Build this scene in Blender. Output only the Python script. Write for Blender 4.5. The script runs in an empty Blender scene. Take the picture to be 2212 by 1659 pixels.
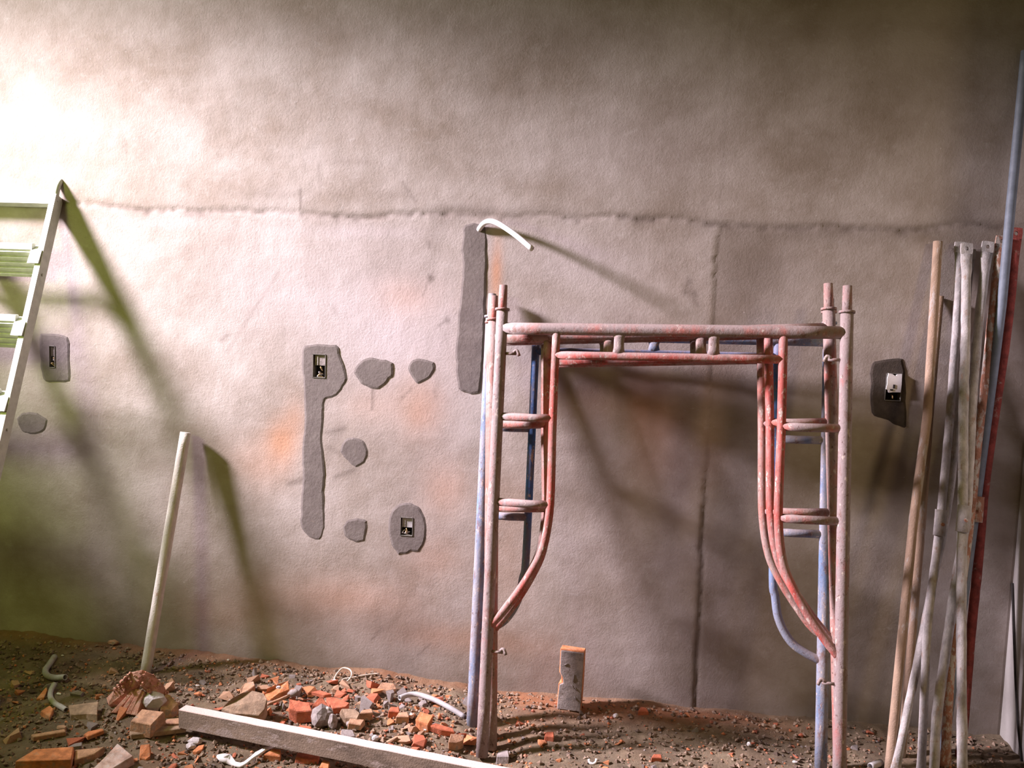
import bpy, bmesh, math, random
import numpy as np
from mathutils import Vector, Matrix, noise
from mathutils.geometry import tessellate_polygon

scene = bpy.context.scene
COL = scene.collection
random.seed(7)

# ---------------------------------------------------------------- camera
cam_data = bpy.data.cameras.new('camera')
cam = bpy.data.objects.new('camera', cam_data)
COL.objects.link(cam)
cam_data.sensor_fit = 'HORIZONTAL'
cam_data.sensor_width = 36.0
cam_data.lens = 36.0 * 2000.0 / 2212.0
cam_data.clip_start = 0.05
cam.matrix_world = Matrix([[0.9913335, -0.0462678, 0.1229516, 0.0], [0.126595, 0.0864413, -0.988181, -3.6292174], [0.0350929, 0.995182, 0.0915495, 1.6], [0.0, 0.0, 0.0, 1.0]])
scene.camera = cam

# ---------------------------------------------------------------- light and exposure
vs = scene.view_settings
vs.view_transform = 'Standard'
vs.look = 'None'
vs.gamma = 1.0
vs.use_curve_mapping = False
vs.exposure = 0.0

world = bpy.data.worlds.new('world')
scene.world = world
world.use_nodes = True
wb = world.node_tree.nodes['Background']
wb.inputs[0].default_value = (0.50, 0.34, 0.11, 1)
wb.inputs[1].default_value = 0.17


def spot(name, loc, target, power, color, angle, blend, radius):
    d = bpy.data.lights.new(name, 'SPOT')
    d.energy = power
    d.color = color
    d.spot_size = math.radians(angle)
    d.spot_blend = blend
    d.shadow_soft_size = radius
    o = bpy.data.objects.new(name, d)
    COL.objects.link(o)
    o.location = loc
    o.rotation_euler = (Vector(target) - Vector(loc)).to_track_quat('-Z', 'Y').to_euler()
    return o


# site floodlight high on the left, close to the wall; a second lamp far off on the right
spot('flood_lamp', (-5.0, -1.2, 3.6), (0.64, 0.0, 0.40), 5350, (1.0, 0.86, 0.97), 42, 1.0, 0.32)
spot('side_lamp', (3.0, -3.3, 2.9), (0.8, 0.0, 0.8), 108, (1.0, 0.73, 0.36), 60, 0.8, 0.32)
# added fill light, unseen, tinting the lower left green
gl = bpy.data.lights.new('tube_lamp', 'POINT')
gl.energy = 60
gl.color = (0.62, 0.76, 0.16)
gl.shadow_soft_size = 0.25
glo = bpy.data.objects.new('tube_lamp', gl)
COL.objects.link(glo)
glo.location = (-2.9, -1.5, 1.95)

# ---------------------------------------------------------------- shared helpers


def col(c):
    return (c[0], c[1], c[2], 1.0)


class NT:
    """a small wrapper for building node materials"""

    def __init__(self, name, rough=0.9):
        self.m = bpy.data.materials.new(name)
        self.m.use_nodes = True
        self.t = self.m.node_tree
        self.b = self.t.nodes['Principled BSDF']
        self.b.inputs['Roughness'].default_value = rough
        self.tc = self.t.nodes.new('ShaderNodeTexCoord')

    def n(self, kind, **kw):
        nd = self.t.nodes.new(kind)
        for k, v in kw.items():
            setattr(nd, k, v)
        return nd

    def l(self, a, b):
        self.t.links.new(a, b)

    def coords(self, scale=(1, 1, 1)):
        mp = self.n('ShaderNodeMapping')
        mp.inputs['Scale'].default_value = scale
        self.l(self.tc.outputs['Object'], mp.inputs['Vector'])
        return mp.outputs[0]

    def noise(self, scale, detail=5, rough=0.6, stretch=(1, 1, 1), lo=0.35, hi=0.65):
        nz = self.n('ShaderNodeTexNoise')
        nz.inputs['Scale'].default_value = scale
        nz.inputs['Detail'].default_value = detail
        nz.inputs['Roughness'].default_value = rough
        self.l(self.coords(stretch), nz.inputs['Vector'])
        mr = self.n('ShaderNodeMapRange')
        mr.inputs['From Min'].default_value = lo
        mr.inputs['From Max'].default_value = hi
        self.l(nz.outputs['Fac'], mr.inputs['Value'])
        return mr.outputs[0]

    def attr(self, name):
        a = self.n('ShaderNodeAttribute', attribute_name=name)
        return a.outputs['Fac']

    def mul(self, a, b):
        m = self.n('ShaderNodeMath', operation='MULTIPLY', use_clamp=True)
        for i, v in enumerate((a, b)):
            if isinstance(v, (int, float)):
                m.inputs[i].default_value = v
            else:
                self.l(v, m.inputs[i])
        return m.outputs[0]

    def mix(self, a, b, fac):
        mx = self.n('ShaderNodeMix', data_type='RGBA')
        for idx, v in ((6, a), (7, b)):
            if isinstance(v, tuple):
                mx.inputs[idx].default_value = col(v)
            else:
                self.l(v, mx.inputs[idx])
        if isinstance(fac, (int, float)):
            mx.inputs[0].default_value = fac
        else:
            self.l(fac, mx.inputs[0])
        return mx.outputs[2]

    def up(self, lo=0.2, hi=0.9):
        g = self.n('ShaderNodeNewGeometry')
        s = self.n('ShaderNodeSeparateXYZ')
        self.l(g.outputs['Normal'], s.inputs[0])
        mr = self.n('ShaderNodeMapRange')
        mr.inputs['From Min'].default_value = lo
        mr.inputs['From Max'].default_value = hi
        self.l(s.outputs['Z'], mr.inputs['Value'])
        return mr.outputs[0]

    def base(self, c):
        if isinstance(c, tuple):
            self.b.inputs['Base Color'].default_value = col(c)
        else:
            self.l(c, self.b.inputs['Base Color'])

    def bump(self, h, strength=0.4, dist=0.004):
        b = self.n('ShaderNodeBump')
        b.inputs['Strength'].default_value = strength
        b.inputs['Distance'].default_value = dist
        self.l(h, b.inputs['Height'])
        self.l(b.outputs[0], self.b.inputs['Normal'])


def sc(c, k):
    return (c[0] * k, c[1] * k, c[2] * k)


def gritty(name, c, var=0.35, scale=30, splash=None, splash_amt=(0.55, 0.6), splash_scale=25, dust=None, dust_amt=0.7, rough=0.92,
           stretch=(1, 1, 1), bump=0.5, bscale=160):
    k = NT(name, rough)
    o = k.mix(sc(c, 1 - var), sc(c, 1 + var), k.noise(scale, 6, 0.65, stretch))
    if splash:
        o = k.mix(o, splash, k.noise(splash_scale, 6, 0.7, stretch, splash_amt[0], splash_amt[1]))
    if dust:
        o = k.mix(o, dust, k.mul(k.up(), dust_amt))
    k.base(o)
    k.bump(k.noise(bscale, 4, 0.7, (1, 1, 1), 0.2, 0.8), bump, 0.003)
    return k.m


M = {}
M['brick'] = gritty('terracotta_brick', (0.62, 0.23, 0.095), splash=(0.42, 0.30, 0.22), splash_amt=(0.52, 0.7))
M['red_brick'] = gritty('red_brick', (0.50, 0.145, 0.075), splash=(0.33, 0.22, 0.17), splash_amt=(0.55, 0.75))
M['tan'] = gritty('dusty_brick', (0.50, 0.29, 0.18), splash=(0.36, 0.28, 0.22))
M['slab'] = gritty('earthy_slab', (0.34, 0.235, 0.16), splash=(0.40, 0.30, 0.22))
M['grey'] = gritty('cement_lump', (0.30, 0.26, 0.25), splash=(0.22, 0.18, 0.16))
M['pale'] = gritty('pale_mortar', (0.56, 0.52, 0.53), var=0.2)
M['pink'] = gritty('plastered_brick', (0.58, 0.40, 0.34), splash=(0.62, 0.52, 0.50), splash_amt=(0.45, 0.6))
M['white'] = gritty('white_scrap', (0.78, 0.76, 0.76), var=0.08, bump=0.1)
M['conduit'] = gritty('grey_conduit', (0.42, 0.41, 0.42), var=0.15, splash=(0.36, 0.30, 0.26), splash_amt=(0.55, 0.7), rough=0.55, bump=0.1)
M['white_conduit'] = gritty('white_conduit', (0.80, 0.78, 0.80), var=0.06, rough=0.45, bump=0.05)
M['timber'] = gritty('cement_stained_timber', (0.27, 0.205, 0.16), splash=(0.42, 0.34, 0.31), stretch=(0.3, 1, 1), dust=(0.74, 0.58, 0.54), dust_amt=0.9, scale=18)
M['pole'] = gritty('whitewashed_pole', (0.64, 0.60, 0.56), var=0.15, splash=(0.46, 0.30, 0.22), splash_amt=(0.62, 0.7), stretch=(1, 1, 0.4))
M['buff_pole'] = gritty('buff_pole', (0.35, 0.245, 0.175), var=0.2, splash=(0.42, 0.36, 0.32), stretch=(1, 1, 0.3))
M['cement_pipe'] = gritty('cement_coated_pipe', (0.42, 0.395, 0.385), var=0.3, splash=(0.33, 0.24, 0.19), splash_amt=(0.56, 0.66), stretch=(1, 1, 0.5), splash_scale=40)
M['rust_pipe'] = gritty('speckled_rusty_pipe', (0.36, 0.17, 0.11), splash=(0.48, 0.43, 0.38), splash_amt=(0.48, 0.56), splash_scale=50, stretch=(1, 1, 0.5))
M['red_pipe'] = gritty('red_painted_pipe', (0.25, 0.05, 0.04), splash=(0.36, 0.26, 0.22), splash_amt=(0.58, 0.68))
M['blue_grey_pipe'] = gritty('galvanised_pipe', (0.17, 0.20, 0.25), var=0.15, rough=0.6, bump=0.15)
M['aluminium'] = gritty('dull_aluminium', (0.52, 0.54, 0.46), var=0.12, rough=0.5, splash=(0.46, 0.30, 0.30), splash_amt=(0.66, 0.72), bump=0.1)
M['dark'] = gritty('dark_plastic', (0.035, 0.03, 0.028), bump=0.1)
M['box'] = gritty('box_grey', (0.20, 0.19, 0.17), var=0.2, bump=0.1)
M['copper'] = gritty('wire_copper', (0.55, 0.40, 0.20), var=0.1, bump=0.0, rough=0.4)
M['wire_loop'] = gritty('pale_wire', (0.58, 0.50, 0.42), var=0.1, bump=0.05, rough=0.6)
M['clay'] = gritty('broken_clay_block', (0.56, 0.28, 0.20), splash=(0.56, 0.40, 0.32), splash_amt=(0.48, 0.66), bscale=90, bump=0.8)
M['board'] = gritty('grey_board', (0.40, 0.38, 0.36), var=0.1, bump=0.1)


def painted(name, paint, bare, lo, hi, dust=(0.34, 0.27, 0.255), worn_below=None):
    k = NT(name, 0.75)
    o = k.mix(sc(paint, 0.7), sc(paint, 1.25), k.noise(22, 5, 0.6, (1, 1, 0.35)))
    o = k.mix(o, bare, k.noise(16, 8, 0.72, (1, 1, 0.30), lo, hi))
    if worn_below:
        # paint rubbed away towards the feet
        sx = k.n('ShaderNodeSeparateXYZ')
        k.l(k.coords(), sx.inputs[0])
        mr = k.n('ShaderNodeMapRange')
        mr.inputs['From Min'].default_value = worn_below + 0.2
        mr.inputs['From Max'].default_value = worn_below - 0.2
        k.l(sx.outputs['Z'], mr.inputs['Value'])
        o = k.mix(o, bare, k.mul(mr.outputs[0], 0.85))
    o = k.mix(o, (0.17, 0.075, 0.05), k.mul(k.noise(26, 7, 0.75, (1, 1, 0.5), 0.54, 0.66), 0.8))
    o = k.mix(o, (0.50, 0.41, 0.36), k.noise(60, 5, 0.7, (1, 1, 0.5), 0.59, 0.65))
    o = k.mix(o, (0.10, 0.05, 0.04), k.noise(75, 5, 0.75, (1, 1, 0.7), 0.58, 0.68))
    o = k.mix(o, dust, k.mul(k.up(0.1, 0.8), 0.6))
    k.base(o)
    k.bump(k.noise(120, 5, 0.7, (1, 1, 1), 0.2, 0.8), 0.5, 0.002)
    return k.m


RED = (0.42, 0.075, 0.058)
GRIME = (0.275, 0.215, 0.21)
M['leg_front'] = painted('scaffold_grimy', RED, GRIME, 0.22, 0.46)
M['bar_front'] = painted('scaffold_bar_grimy', (0.42, 0.09, 0.06), GRIME, 0.30, 0.52)
M['inner_red'] = painted('scaffold_red', RED, (0.36, 0.23, 0.21), 0.42, 0.62)
M['leg_red'] = painted('scaffold_red_leg', (0.42, 0.11, 0.08), (0.33, 0.24, 0.215), 0.36, 0.56)
M['blue'] = painted('scaffold_blue', (0.055, 0.17, 0.44), (0.25, 0.25, 0.27), 0.50, 0.70, worn_below=0.72)
M['blue_grey'] = painted('scaffold_blue_grey', (0.13, 0.21, 0.36), (0.27, 0.265, 0.30), 0.38, 0.56)


def link(o, parent=None):
    COL.objects.link(o)
    if parent is not None:
        o.parent = parent
    return o


def mesh_obj(name, verts, faces, m, parent=None, smooth=False):
    me = bpy.data.meshes.new(name)
    me.from_pydata([tuple(v) for v in verts], [], faces)
    me.update()
    if smooth:
        me.polygons.foreach_set('use_smooth', [True] * len(me.polygons))
    if m:
        me.materials.append(M[m] if isinstance(m, str) else m)
    return link(bpy.data.objects.new(name, me), parent)


def bm_obj(name, bm, m, parent=None, smooth=False):
    bmesh.ops.recalc_face_normals(bm, faces=bm.faces)
    me = bpy.data.meshes.new(name)
    bm.to_mesh(me)
    bm.free()
    if smooth:
        me.polygons.foreach_set('use_smooth', [True] * len(me.polygons))
    me.materials.append(M[m] if isinstance(m, str) else m)
    return link(bpy.data.objects.new(name, me), parent)


def tag(o, label, cat, group=None, kind=None):
    o['label'] = label
    o['category'] = cat
    if group:
        o['group'] = group
    if kind:
        o['kind'] = kind
    return o


def empty(name, loc, label, cat, group=None):
    o = bpy.data.objects.new(name, None)
    o.empty_display_size = 0.05
    o.location = loc
    link(o)
    return tag(o, label, cat, group)


def recentre(o, base):
    """move a mesh object's origin to base without moving its surface"""
    b = Vector(base)
    o.data.transform(Matrix.Translation(-b))
    o.location = b
    return o


def smooth_path(pts, n=6):
    """Catmull-Rom through the points"""
    P = [Vector(p) for p in pts]
    P = [P[0] * 2 - P[1]] + P + [P[-1] * 2 - P[-2]]
    out = []
    for i in range(1, len(P) - 2):
        for j in range(n):
            t = j / n
            a, b, c, d = P[i - 1], P[i], P[i + 1], P[i + 2]
            out.append(0.5 * ((2 * b) + (c - a) * t + (2 * a - 5 * b + 4 * c - d) * t * t + (3 * b - a - 3 * c + d) * t ** 3))
    out.append(P[-2])
    return out


def tube_geo(path, r, seg=12, inner=None, rough=0.0, seed=0):
    """rings swept along a path; r is a number or one (ra, rb) or number per point; inner gives a hollow tube"""
    P = [Vector(p) for p in path]
    n = len(P)
    T = [(P[min(i + 1, n - 1)] - P[max(i - 1, 0)]).normalized() for i in range(n)]
    ref = Vector((0, 1, 0)) if abs(T[0].y) < 0.8 else Vector((1, 0, 0))
    U = (ref - T[0] * ref.dot(T[0])).normalized()
    verts, faces = [], []
    fr = []
    for i in range(n):
        U = (U - T[i] * U.dot(T[i])).normalized()
        fr.append((U.copy(), T[i].cross(U)))

    def shell(k, flip):
        off = len(verts)
        for i in range(n):
            rr = r[i] if isinstance(r, (list, tuple)) else r
            ra, rb = rr if isinstance(rr, (list, tuple)) else (rr, rr)
            for s in range(seg):
                a = 2 * math.pi * s / seg
                q = 1.0
                if rough:
                    v = P[i] * 45 + Vector((math.cos(a), math.sin(a), seed)) * 1.3
                    q = 1 + rough * noise.noise(v)
                verts.append(P[i] + fr[i][0] * math.cos(a) * ra * k * q + fr[i][1] * math.sin(a) * rb * k * q)
        for i in range(n - 1):
            for s in range(seg):
                s2 = (s + 1) % seg
                f = [off + i * seg + s, off + i * seg + s2, off + (i + 1) * seg + s2, off + (i + 1) * seg + s]
                faces.append(f[::-1] if flip else f)
        return off

    a = shell(1.0, False)
    last = (n - 1) * seg
    if inner:
        b = shell(inner, True)
        for s in range(seg):
            s2 = (s + 1) % seg
            faces.append([a + s2, a + s, b + s, b + s2])
            faces.append([a + last + s, a + last + s2, b + last + s2, b + last + s])
    else:
        faces.append(list(range(seg))[::-1])
        faces.append([last + s for s in range(seg)])
    return verts, faces


def tube(name, path, r, m, parent=None, seg=12, inner=None, rough=0.0, seed=0):
    v, f = tube_geo(path, r, seg, inner, rough, seed)
    o = mesh_obj(name, v, f, m, parent)
    for p in o.data.polygons:
        p.use_smooth = len(p.vertices) == 4
    return o


def join_geo(parts):
    V, F = [], []
    for v, f in parts:
        o = len(V)
        V += list(v)
        F += [[i + o for i in q] for q in f]
    return V, F


def box_geo(lo, hi):
    x0, y0, z0 = lo
    x1, y1, z1 = hi
    v = [(x0, y0, z0), (x1, y0, z0), (x1, y1, z0), (x0, y1, z0), (x0, y0, z1), (x1, y0, z1), (x1, y1, z1), (x0, y1, z1)]
    return v, [[3, 2, 1, 0], [4, 5, 6, 7], [0, 1, 5, 4], [1, 2, 6, 5], [2, 3, 7, 6], [3, 0, 4, 7]]


def bevelled(o, w=0.003, segs=1):
    bm = bmesh.new()
    bm.from_mesh(o.data)
    bmesh.ops.recalc_face_normals(bm, faces=bm.faces)
    bmesh.ops.bevel(bm, geom=list(bm.edges), offset=w, segments=segs, affect='EDGES', profile=0.6)
    bm.to_mesh(o.data)
    bm.free()
    return o


# ---------------------------------------------------------------- ground height
# FLOOR_BEGIN
import math as _m
BANK = [(-9, .10), (-2.9, .09), (-2.15, .062), (-1.73, .056), (-1.2, .042), (-.94, .046), (-.7, .018), (-.45, .004), (9, .0)]


def bank_at(x):
    for (a, p), (b, q) in zip(BANK, BANK[1:]):
        if a <= x <= b:
            return p + (q - p) * (x - a) / (b - a)
    return 0.0


def floor_h(x, y):
    h = bank_at(x) * _m.exp(-(max(-y, 0) / .20) ** 2)
    h += .055 * _m.exp(-((x + 1.45) / .55) ** 2 - ((y + .42) / .20) ** 2)
    h += .030 * _m.exp(-((x + 1.85) / .40) ** 2 - ((y + .55) / .30) ** 2)
    h += .020 * _m.exp(-((x + .75) / .30) ** 2 - ((y + .32) / .15) ** 2)
    h += .020 * _m.exp(-((x - .05) / .45) ** 2 - ((y + .12) / .12) ** 2)
    h += .007 * _m.sin(7 * x + 1.3) * _m.sin(9 * y + .4) + .004 * _m.sin(17 * x + 2 * y)
    h -= .030 * _m.exp(-((x + .46) / .16) ** 2 - ((y + .45) / .2) ** 2)
    h += .014 * _m.exp(-((x - .74) / .15) ** 2 - ((y + .64) / .15) ** 2)
    h -= .020 * _m.exp(-((x - .72) / .18) ** 2 - ((y + .38) / .12) ** 2)
    return h
# FLOOR_END


# ---------------------------------------------------------------- back wall
SEAM = [(-2.8518, 0.0, 1.9169), (-2.3279, 0.0, 1.9266), (-2.1436, 0.0, 1.9193), (-1.9212, 0.0, 1.9075), (-1.7415, 0.0, 1.9135), (-1.5052, 0.0, 1.9097), (-1.234, 0.0, 1.905), (-1.0432, 0.0, 1.9022), (-0.8553, 0.0, 1.9212), (-0.7065, 0.0, 1.9246), (-0.5953, 0.0, 1.9093), (-0.4131, 0.0, 1.9244), (-0.2143, 0.0, 1.9149), (-0.0546, 0.0, 1.9293), (0.139, 0.0, 1.9269), (0.2962, 0.0, 1.9133), (0.5032, 0.0, 1.8977), (0.7391, 0.0, 1.9105), (0.9063, 0.0, 1.9028), (1.0704, 0.0, 1.912), (1.2151, 0.0, 1.9359), (1.3931, 0.0, 1.9236)]
VSEAM = [(0.3217, 0.0, 2.6343), (0.3228, 0.0, 2.4323), (0.3221, 0.0, 2.228), (0.3237, 0.0, 1.9175), (0.3136, 0.0, 1.8475), (0.3126, 0.0, 1.7073), (0.3169, 0.0, 1.5307), (0.3191, 0.0, 1.2627), (0.3205, 0.0, 0.9728), (0.3181, 0.0, 0.7153), (0.3247, 0.0, 0.4551), (0.3231, 0.0, 0.2477), (0.327, 0.0, 0.0004)]
DUST = [((-1.3959, 0.0, 0.989), 0.07, 0.1, 0.9), ((-1.3379, 0.0, 1.088), 0.05, 0.09, 0.6), ((-0.5294, 0.0, 1.6984), 0.022, 0.13, 1.0), ((-0.5448, 0.0, 1.4977), 0.03, 0.1, 0.5), ((-0.8256, 0.0, 1.1518), 0.09, 0.11, 0.75), ((-1.0267, 0.0, 1.1418), 0.12, 0.08, 0.35), ((-0.7116, 0.0, 0.8179), 0.1, 0.12, 0.45), ((-0.7422, 0.0, 0.5478), 0.12, 0.1, 0.4), ((-1.4944, 0.0, 0.8867), 0.12, 0.12, 0.4), ((-1.2072, 0.0, 0.3378), 0.35, 0.1, 0.5), ((-0.6168, 0.0, 0.208), 0.3, 0.06, 0.5), ((-1.6099, 0.0, 0.2267), 0.2, 0.08, 0.4), ((-0.0415, 0.0, 1.2455), 0.25, 0.12, 0.35), ((0.1087, 0.0, 1.1071), 0.1, 0.25, 0.5), ((0.3712, 0.0, 1.1752), 0.09, 0.25, 0.5), ((-0.9034, 0.0, 1.5948), 0.12, 0.08, 0.3), ((-0.4396, 0.0, 0.6073), 0.12, 0.3, 0.3)]
DAMP_SHADE = [((0.4929, 0.0, 1.7828), 0.16, 0.12, 0.55), ((0.4505, 0.0, 1.6239), 0.12, 0.14, 0.45), ((0.5718, 0.0, 1.889), 0.35, 0.035, 0.5), ((0.9903, 0.0, 1.8828), 0.3, 0.05, 0.55), ((1.1955, 0.0, 1.9809), 0.05, 0.05, 0.6), ((1.0031, 0.0, 0.9857), 0.095, 0.095, 1.4), ((1.0206, 0.0, 0.9778), 0.045, 0.06, 1.0), ((0.3808, 0.0, 1.3195), 0.05, 0.2, 0.5), ((0.4513, 0.0, 0.9986), 0.07, 0.3, 0.35), ((-0.0835, 0.0, 0.9678), 0.14, 0.35, 0.35), ((-0.1884, 0.0, 1.2934), 0.12, 0.09, 0.35), ((0.1061, 0.0, 1.1617), 0.03, 0.18, 0.35), ((-0.021, 0.0, 1.1918), 0.03, 0.12, 0.3), ((-0.4182, 0.0, 2.5489), 0.45, 0.12, 0.3), ((-0.5384, 0.0, 2.392), 0.2, 0.08, 0.25), ((-1.2465, 0.0, 2.6359), 0.6, 0.1, 0.3), ((0.9477, 0.0, 2.4857), 0.35, 0.3, 0.3), ((-0.7431, 0.0, 1.9094), 0.05, 0.04, 0.5), ((-0.6144, 0.0, 1.9304), 0.1, 0.03, 0.5), ((-2.0214, 0.0, 2.1779), 0.1, 0.08, 0.25), ((-1.1235, 0.0, 2.1184), 0.1, 0.02, 0.4), ((-0.9509, 0.0, 1.995), 0.1, 0.02, 0.3), ((-1.4282, 0.0, 1.9851), 0.2, 0.02, 0.3), ((-1.4907, 0.0, 0.5345), 0.1, 0.2, 0.4), ((-1.3664, 0.0, 0.2659), 0.22, 0.09, 0.4), ((-0.9481, 0.0, 0.2398), 0.25, 0.07, 0.35), ((-1.5935, 0.0, 0.7246), 0.06, 0.12, 0.3), ((-1.0991, 0.0, 0.8903), 0.05, 0.05, 0.45), ((-1.1602, 0.0, 1.0209), 0.03, 0.05, 0.5), ((-0.7778, 0.0, 1.818), 0.04, 0.04, 0.4), ((0.2231, 0.0, 1.6514), 0.02, 0.02, 0.6), ((0.2045, 0.0, 1.672), 0.012, 0.012, 0.7), ((0.2424, 0.0, 1.6166), 0.012, 0.012, 0.7), ((0.9605, 0.0, 0.8667), 0.03, 0.03, 0.6), ((0.2578, 0.0, 1.9855), 0.015, 0.02, 0.3), ((-0.1883, 0.0, 0.8501), 0.08, 0.1, 0.35), ((0.4073, 0.0, 0.5174), 0.05, 0.15, 0.3), ((-0.0564, 0.0, 0.3498), 0.2, 0.1, 0.2), ((0.6638, 0.0, 0.3697), 0.2, 0.12, 0.2)]  # damp stains, plus painted shade inside the scaffold frames and low on the wall
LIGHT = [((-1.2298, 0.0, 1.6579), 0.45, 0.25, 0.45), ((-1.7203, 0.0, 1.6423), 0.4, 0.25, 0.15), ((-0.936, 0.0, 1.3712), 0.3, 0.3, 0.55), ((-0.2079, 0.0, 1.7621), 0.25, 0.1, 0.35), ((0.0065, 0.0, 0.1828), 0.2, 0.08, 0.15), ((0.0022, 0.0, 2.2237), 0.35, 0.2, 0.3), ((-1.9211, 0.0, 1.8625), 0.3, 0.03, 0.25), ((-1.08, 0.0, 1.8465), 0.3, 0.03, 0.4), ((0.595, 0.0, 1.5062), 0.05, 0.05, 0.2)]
SCRATCH = [((-1.3357, 0.0, 2.009), (-1.3307, 0.0, 1.9321), 0.006, 0.7), ((-0.9184, 0.0, 2.0462), (-0.8565, 0.0, 1.9645), 0.006, 0.5), ((-0.7925, 0.0, 1.6756), (-0.7904, 0.0, 1.6683), 0.012, 0.95), ((-0.7838, 0.0, 1.6978), (-0.8242, 0.0, 1.5976), 0.005, 0.5), ((-0.7222, 0.0, 1.5094), (-0.7182, 0.0, 1.5021), 0.01, 0.7), ((-0.7221, 0.0, 1.5057), (-0.7589, 0.0, 1.4803), 0.006, 0.5), ((-0.8057, 0.0, 1.8137), (-0.7994, 0.0, 1.7902), 0.008, 0.5), ((-1.189, 0.0, 1.5384), (-1.181, 0.0, 1.5201), 0.012, 0.3), ((-0.9008, 0.0, 1.1819), (-0.8561, 0.0, 1.2253), 0.004, 0.6), ((-0.761, 0.0, 1.2205), (-0.7565, 0.0, 1.1926), 0.005, 0.5), ((-1.3637, 0.0, 0.8071), (-1.3045, 0.0, 0.83), 0.012, 0.6), ((-1.2092, 0.0, 1.0278), (-1.1315, 0.0, 1.051), 0.01, 0.5), ((-1.2023, 0.0, 0.9707), (-1.149, 0.0, 0.945), 0.01, 0.4), ((-1.1668, 0.0, 0.8479), (-1.0892, 0.0, 0.8813), 0.01, 0.5), ((-1.4243, 0.0, 1.6704), (-1.6385, 0.0, 1.3417), 0.008, 0.25), ((-1.6628, 0.0, 1.3884), (-1.639, 0.0, 1.4084), 0.012, 0.5), ((-2.0817, 0.0, 2.1956), (-2.0778, 0.0, 2.1399), 0.006, 0.4), ((-1.2566, 0.0, 2.1071), (-1.2508, 0.0, 1.9888), 0.006, 0.3), ((0.2173, 0.0, 1.6954), (0.2213, 0.0, 1.6867), 0.01, 0.6), ((0.2021, 0.0, 1.6507), (0.206, 0.0, 1.6437), 0.008, 0.6), ((0.2374, 0.0, 1.6448), (0.2448, 0.0, 1.638), 0.01, 0.6), ((0.2516, 0.0, 1.6081), (0.2573, 0.0, 1.5995), 0.008, 0.5), ((-0.9577, 0.0, 0.2292), (-1.0055, 0.0, 0.1659), 0.004, 0.5), ((-0.7512, 0.0, 0.1772), (-0.8079, 0.0, 0.1134), 0.004, 0.5), ((0.1771, 0.0, 1.3462), (0.2119, 0.0, 1.3567), 0.006, 0.4)]
# socket boxes: left, right, bottom, top
HOLES = [(-1.2705, -1.2159, 1.2526, 1.3489), (-0.8898, -0.8377, 0.6224, 0.6993), (-2.424, -2.3967, 1.2425, 1.3347), (0.9666, 1.025, 1.2672, 1.372)]


def interp(poly, q, key, val):
    a = sorted((p[key], p[val]) for p in poly)
    return np.interp(q, [t[0] for t in a], [t[1] for t in a])


def grid_lines(lo, hi, step, cuts):
    g = list(np.arange(lo, hi + 1e-6, step))
    for c in cuts:
        g = [t for t in g if abs(t - c) > step * 0.55]
        g.append(c)
    return np.array(sorted(g))


def field(X, Z, spots):
    f = np.zeros_like(X)
    for (px, py, pz), rx, rz, s in spots:
        f += s * np.exp(-((X - px) / rx) ** 2 - ((Z - pz) / rz) ** 2)
    return f


WX0, WX1, WZ0, WZ1 = -5.6, 1.48, -0.15, 3.7
xs = grid_lines(-3.1, WX1, 0.0095, [h[0] for h in HOLES] + [h[1] for h in HOLES] + [WX1])
xs = np.concatenate([np.arange(WX0, -3.1, 0.05)[:-1], xs])
zs = grid_lines(WZ0, 3.0, 0.0095, [h[2] for h in HOLES] + [h[3] for h in HOLES])
zs = np.concatenate([zs, np.arange(3.05, WZ1 + .01, 0.05)])
X, Z = np.meshgrid(xs, zs)
nx, nz = len(xs), len(zs)
seam_z = interp(SEAM, X, 0, 2)
vs_x = interp(VSEAM, Z, 2, 0)
big = np.array([noise.fractal(Vector((x * 1.7, 3.1, z * 2.3)), 1.0, 2.0, 3) for z in zs for x in xs]).reshape(nz, nx)
fine = np.array([noise.fractal(Vector((x * 17, 7.7, z * 17)), 0.8, 2.1, 3) for z in zs for x in xs]).reshape(nz, nx)
jag = np.array([noise.noise(Vector((x * 30, z * 30, 1.0))) for z in zs for x in xs]).reshape(nz, nx)
wav = np.array([noise.noise(Vector((x * 7, 0.5, 3.0))) for x in xs])[None, :]
ds = Z - seam_z + 0.007 * jag + 0.014 * wav
dv = X - vs_x + 0.006 * jag
low = ds < 0
relief = 0.0030 * big + 0.0007 * fine
relief -= np.where(low, 0.0025, 0.0) * np.clip(1 + ds / 0.25, 0, 1)           # lower coat stands proud at the seam
relief += 0.0035 * np.exp(-(ds / 0.011) ** 2)                                   # the seam is a groove
relief += 0.0030 * np.exp(-(dv / 0.009) ** 2) * np.where(low, 1.0, 0.25) * np.clip((1.05 - Z) * 4, 0.15, 1)
relief += np.where(low & (dv > 0), 0.0020, 0.0) * np.clip(1 - dv / 0.4, 0, 1)
crack = np.exp(-(ds / (0.009 + 0.006 * (1 + wav))) ** 2) * np.clip(0.55 + 0.55 * jag + 0.5 * wav, 0.12, 1)
crack = np.maximum(crack, 0.30 * np.exp(-((ds - 0.01) / 0.03) ** 2) * np.clip(0.5 + big * 1.5, 0, 1))
crack = np.maximum(crack, np.exp(-(dv / 0.010) ** 2) * np.where(low, np.clip((0.98 - Z) * 5, 0.0, 1) * 0.75 + 0.12, 0.12))
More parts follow.
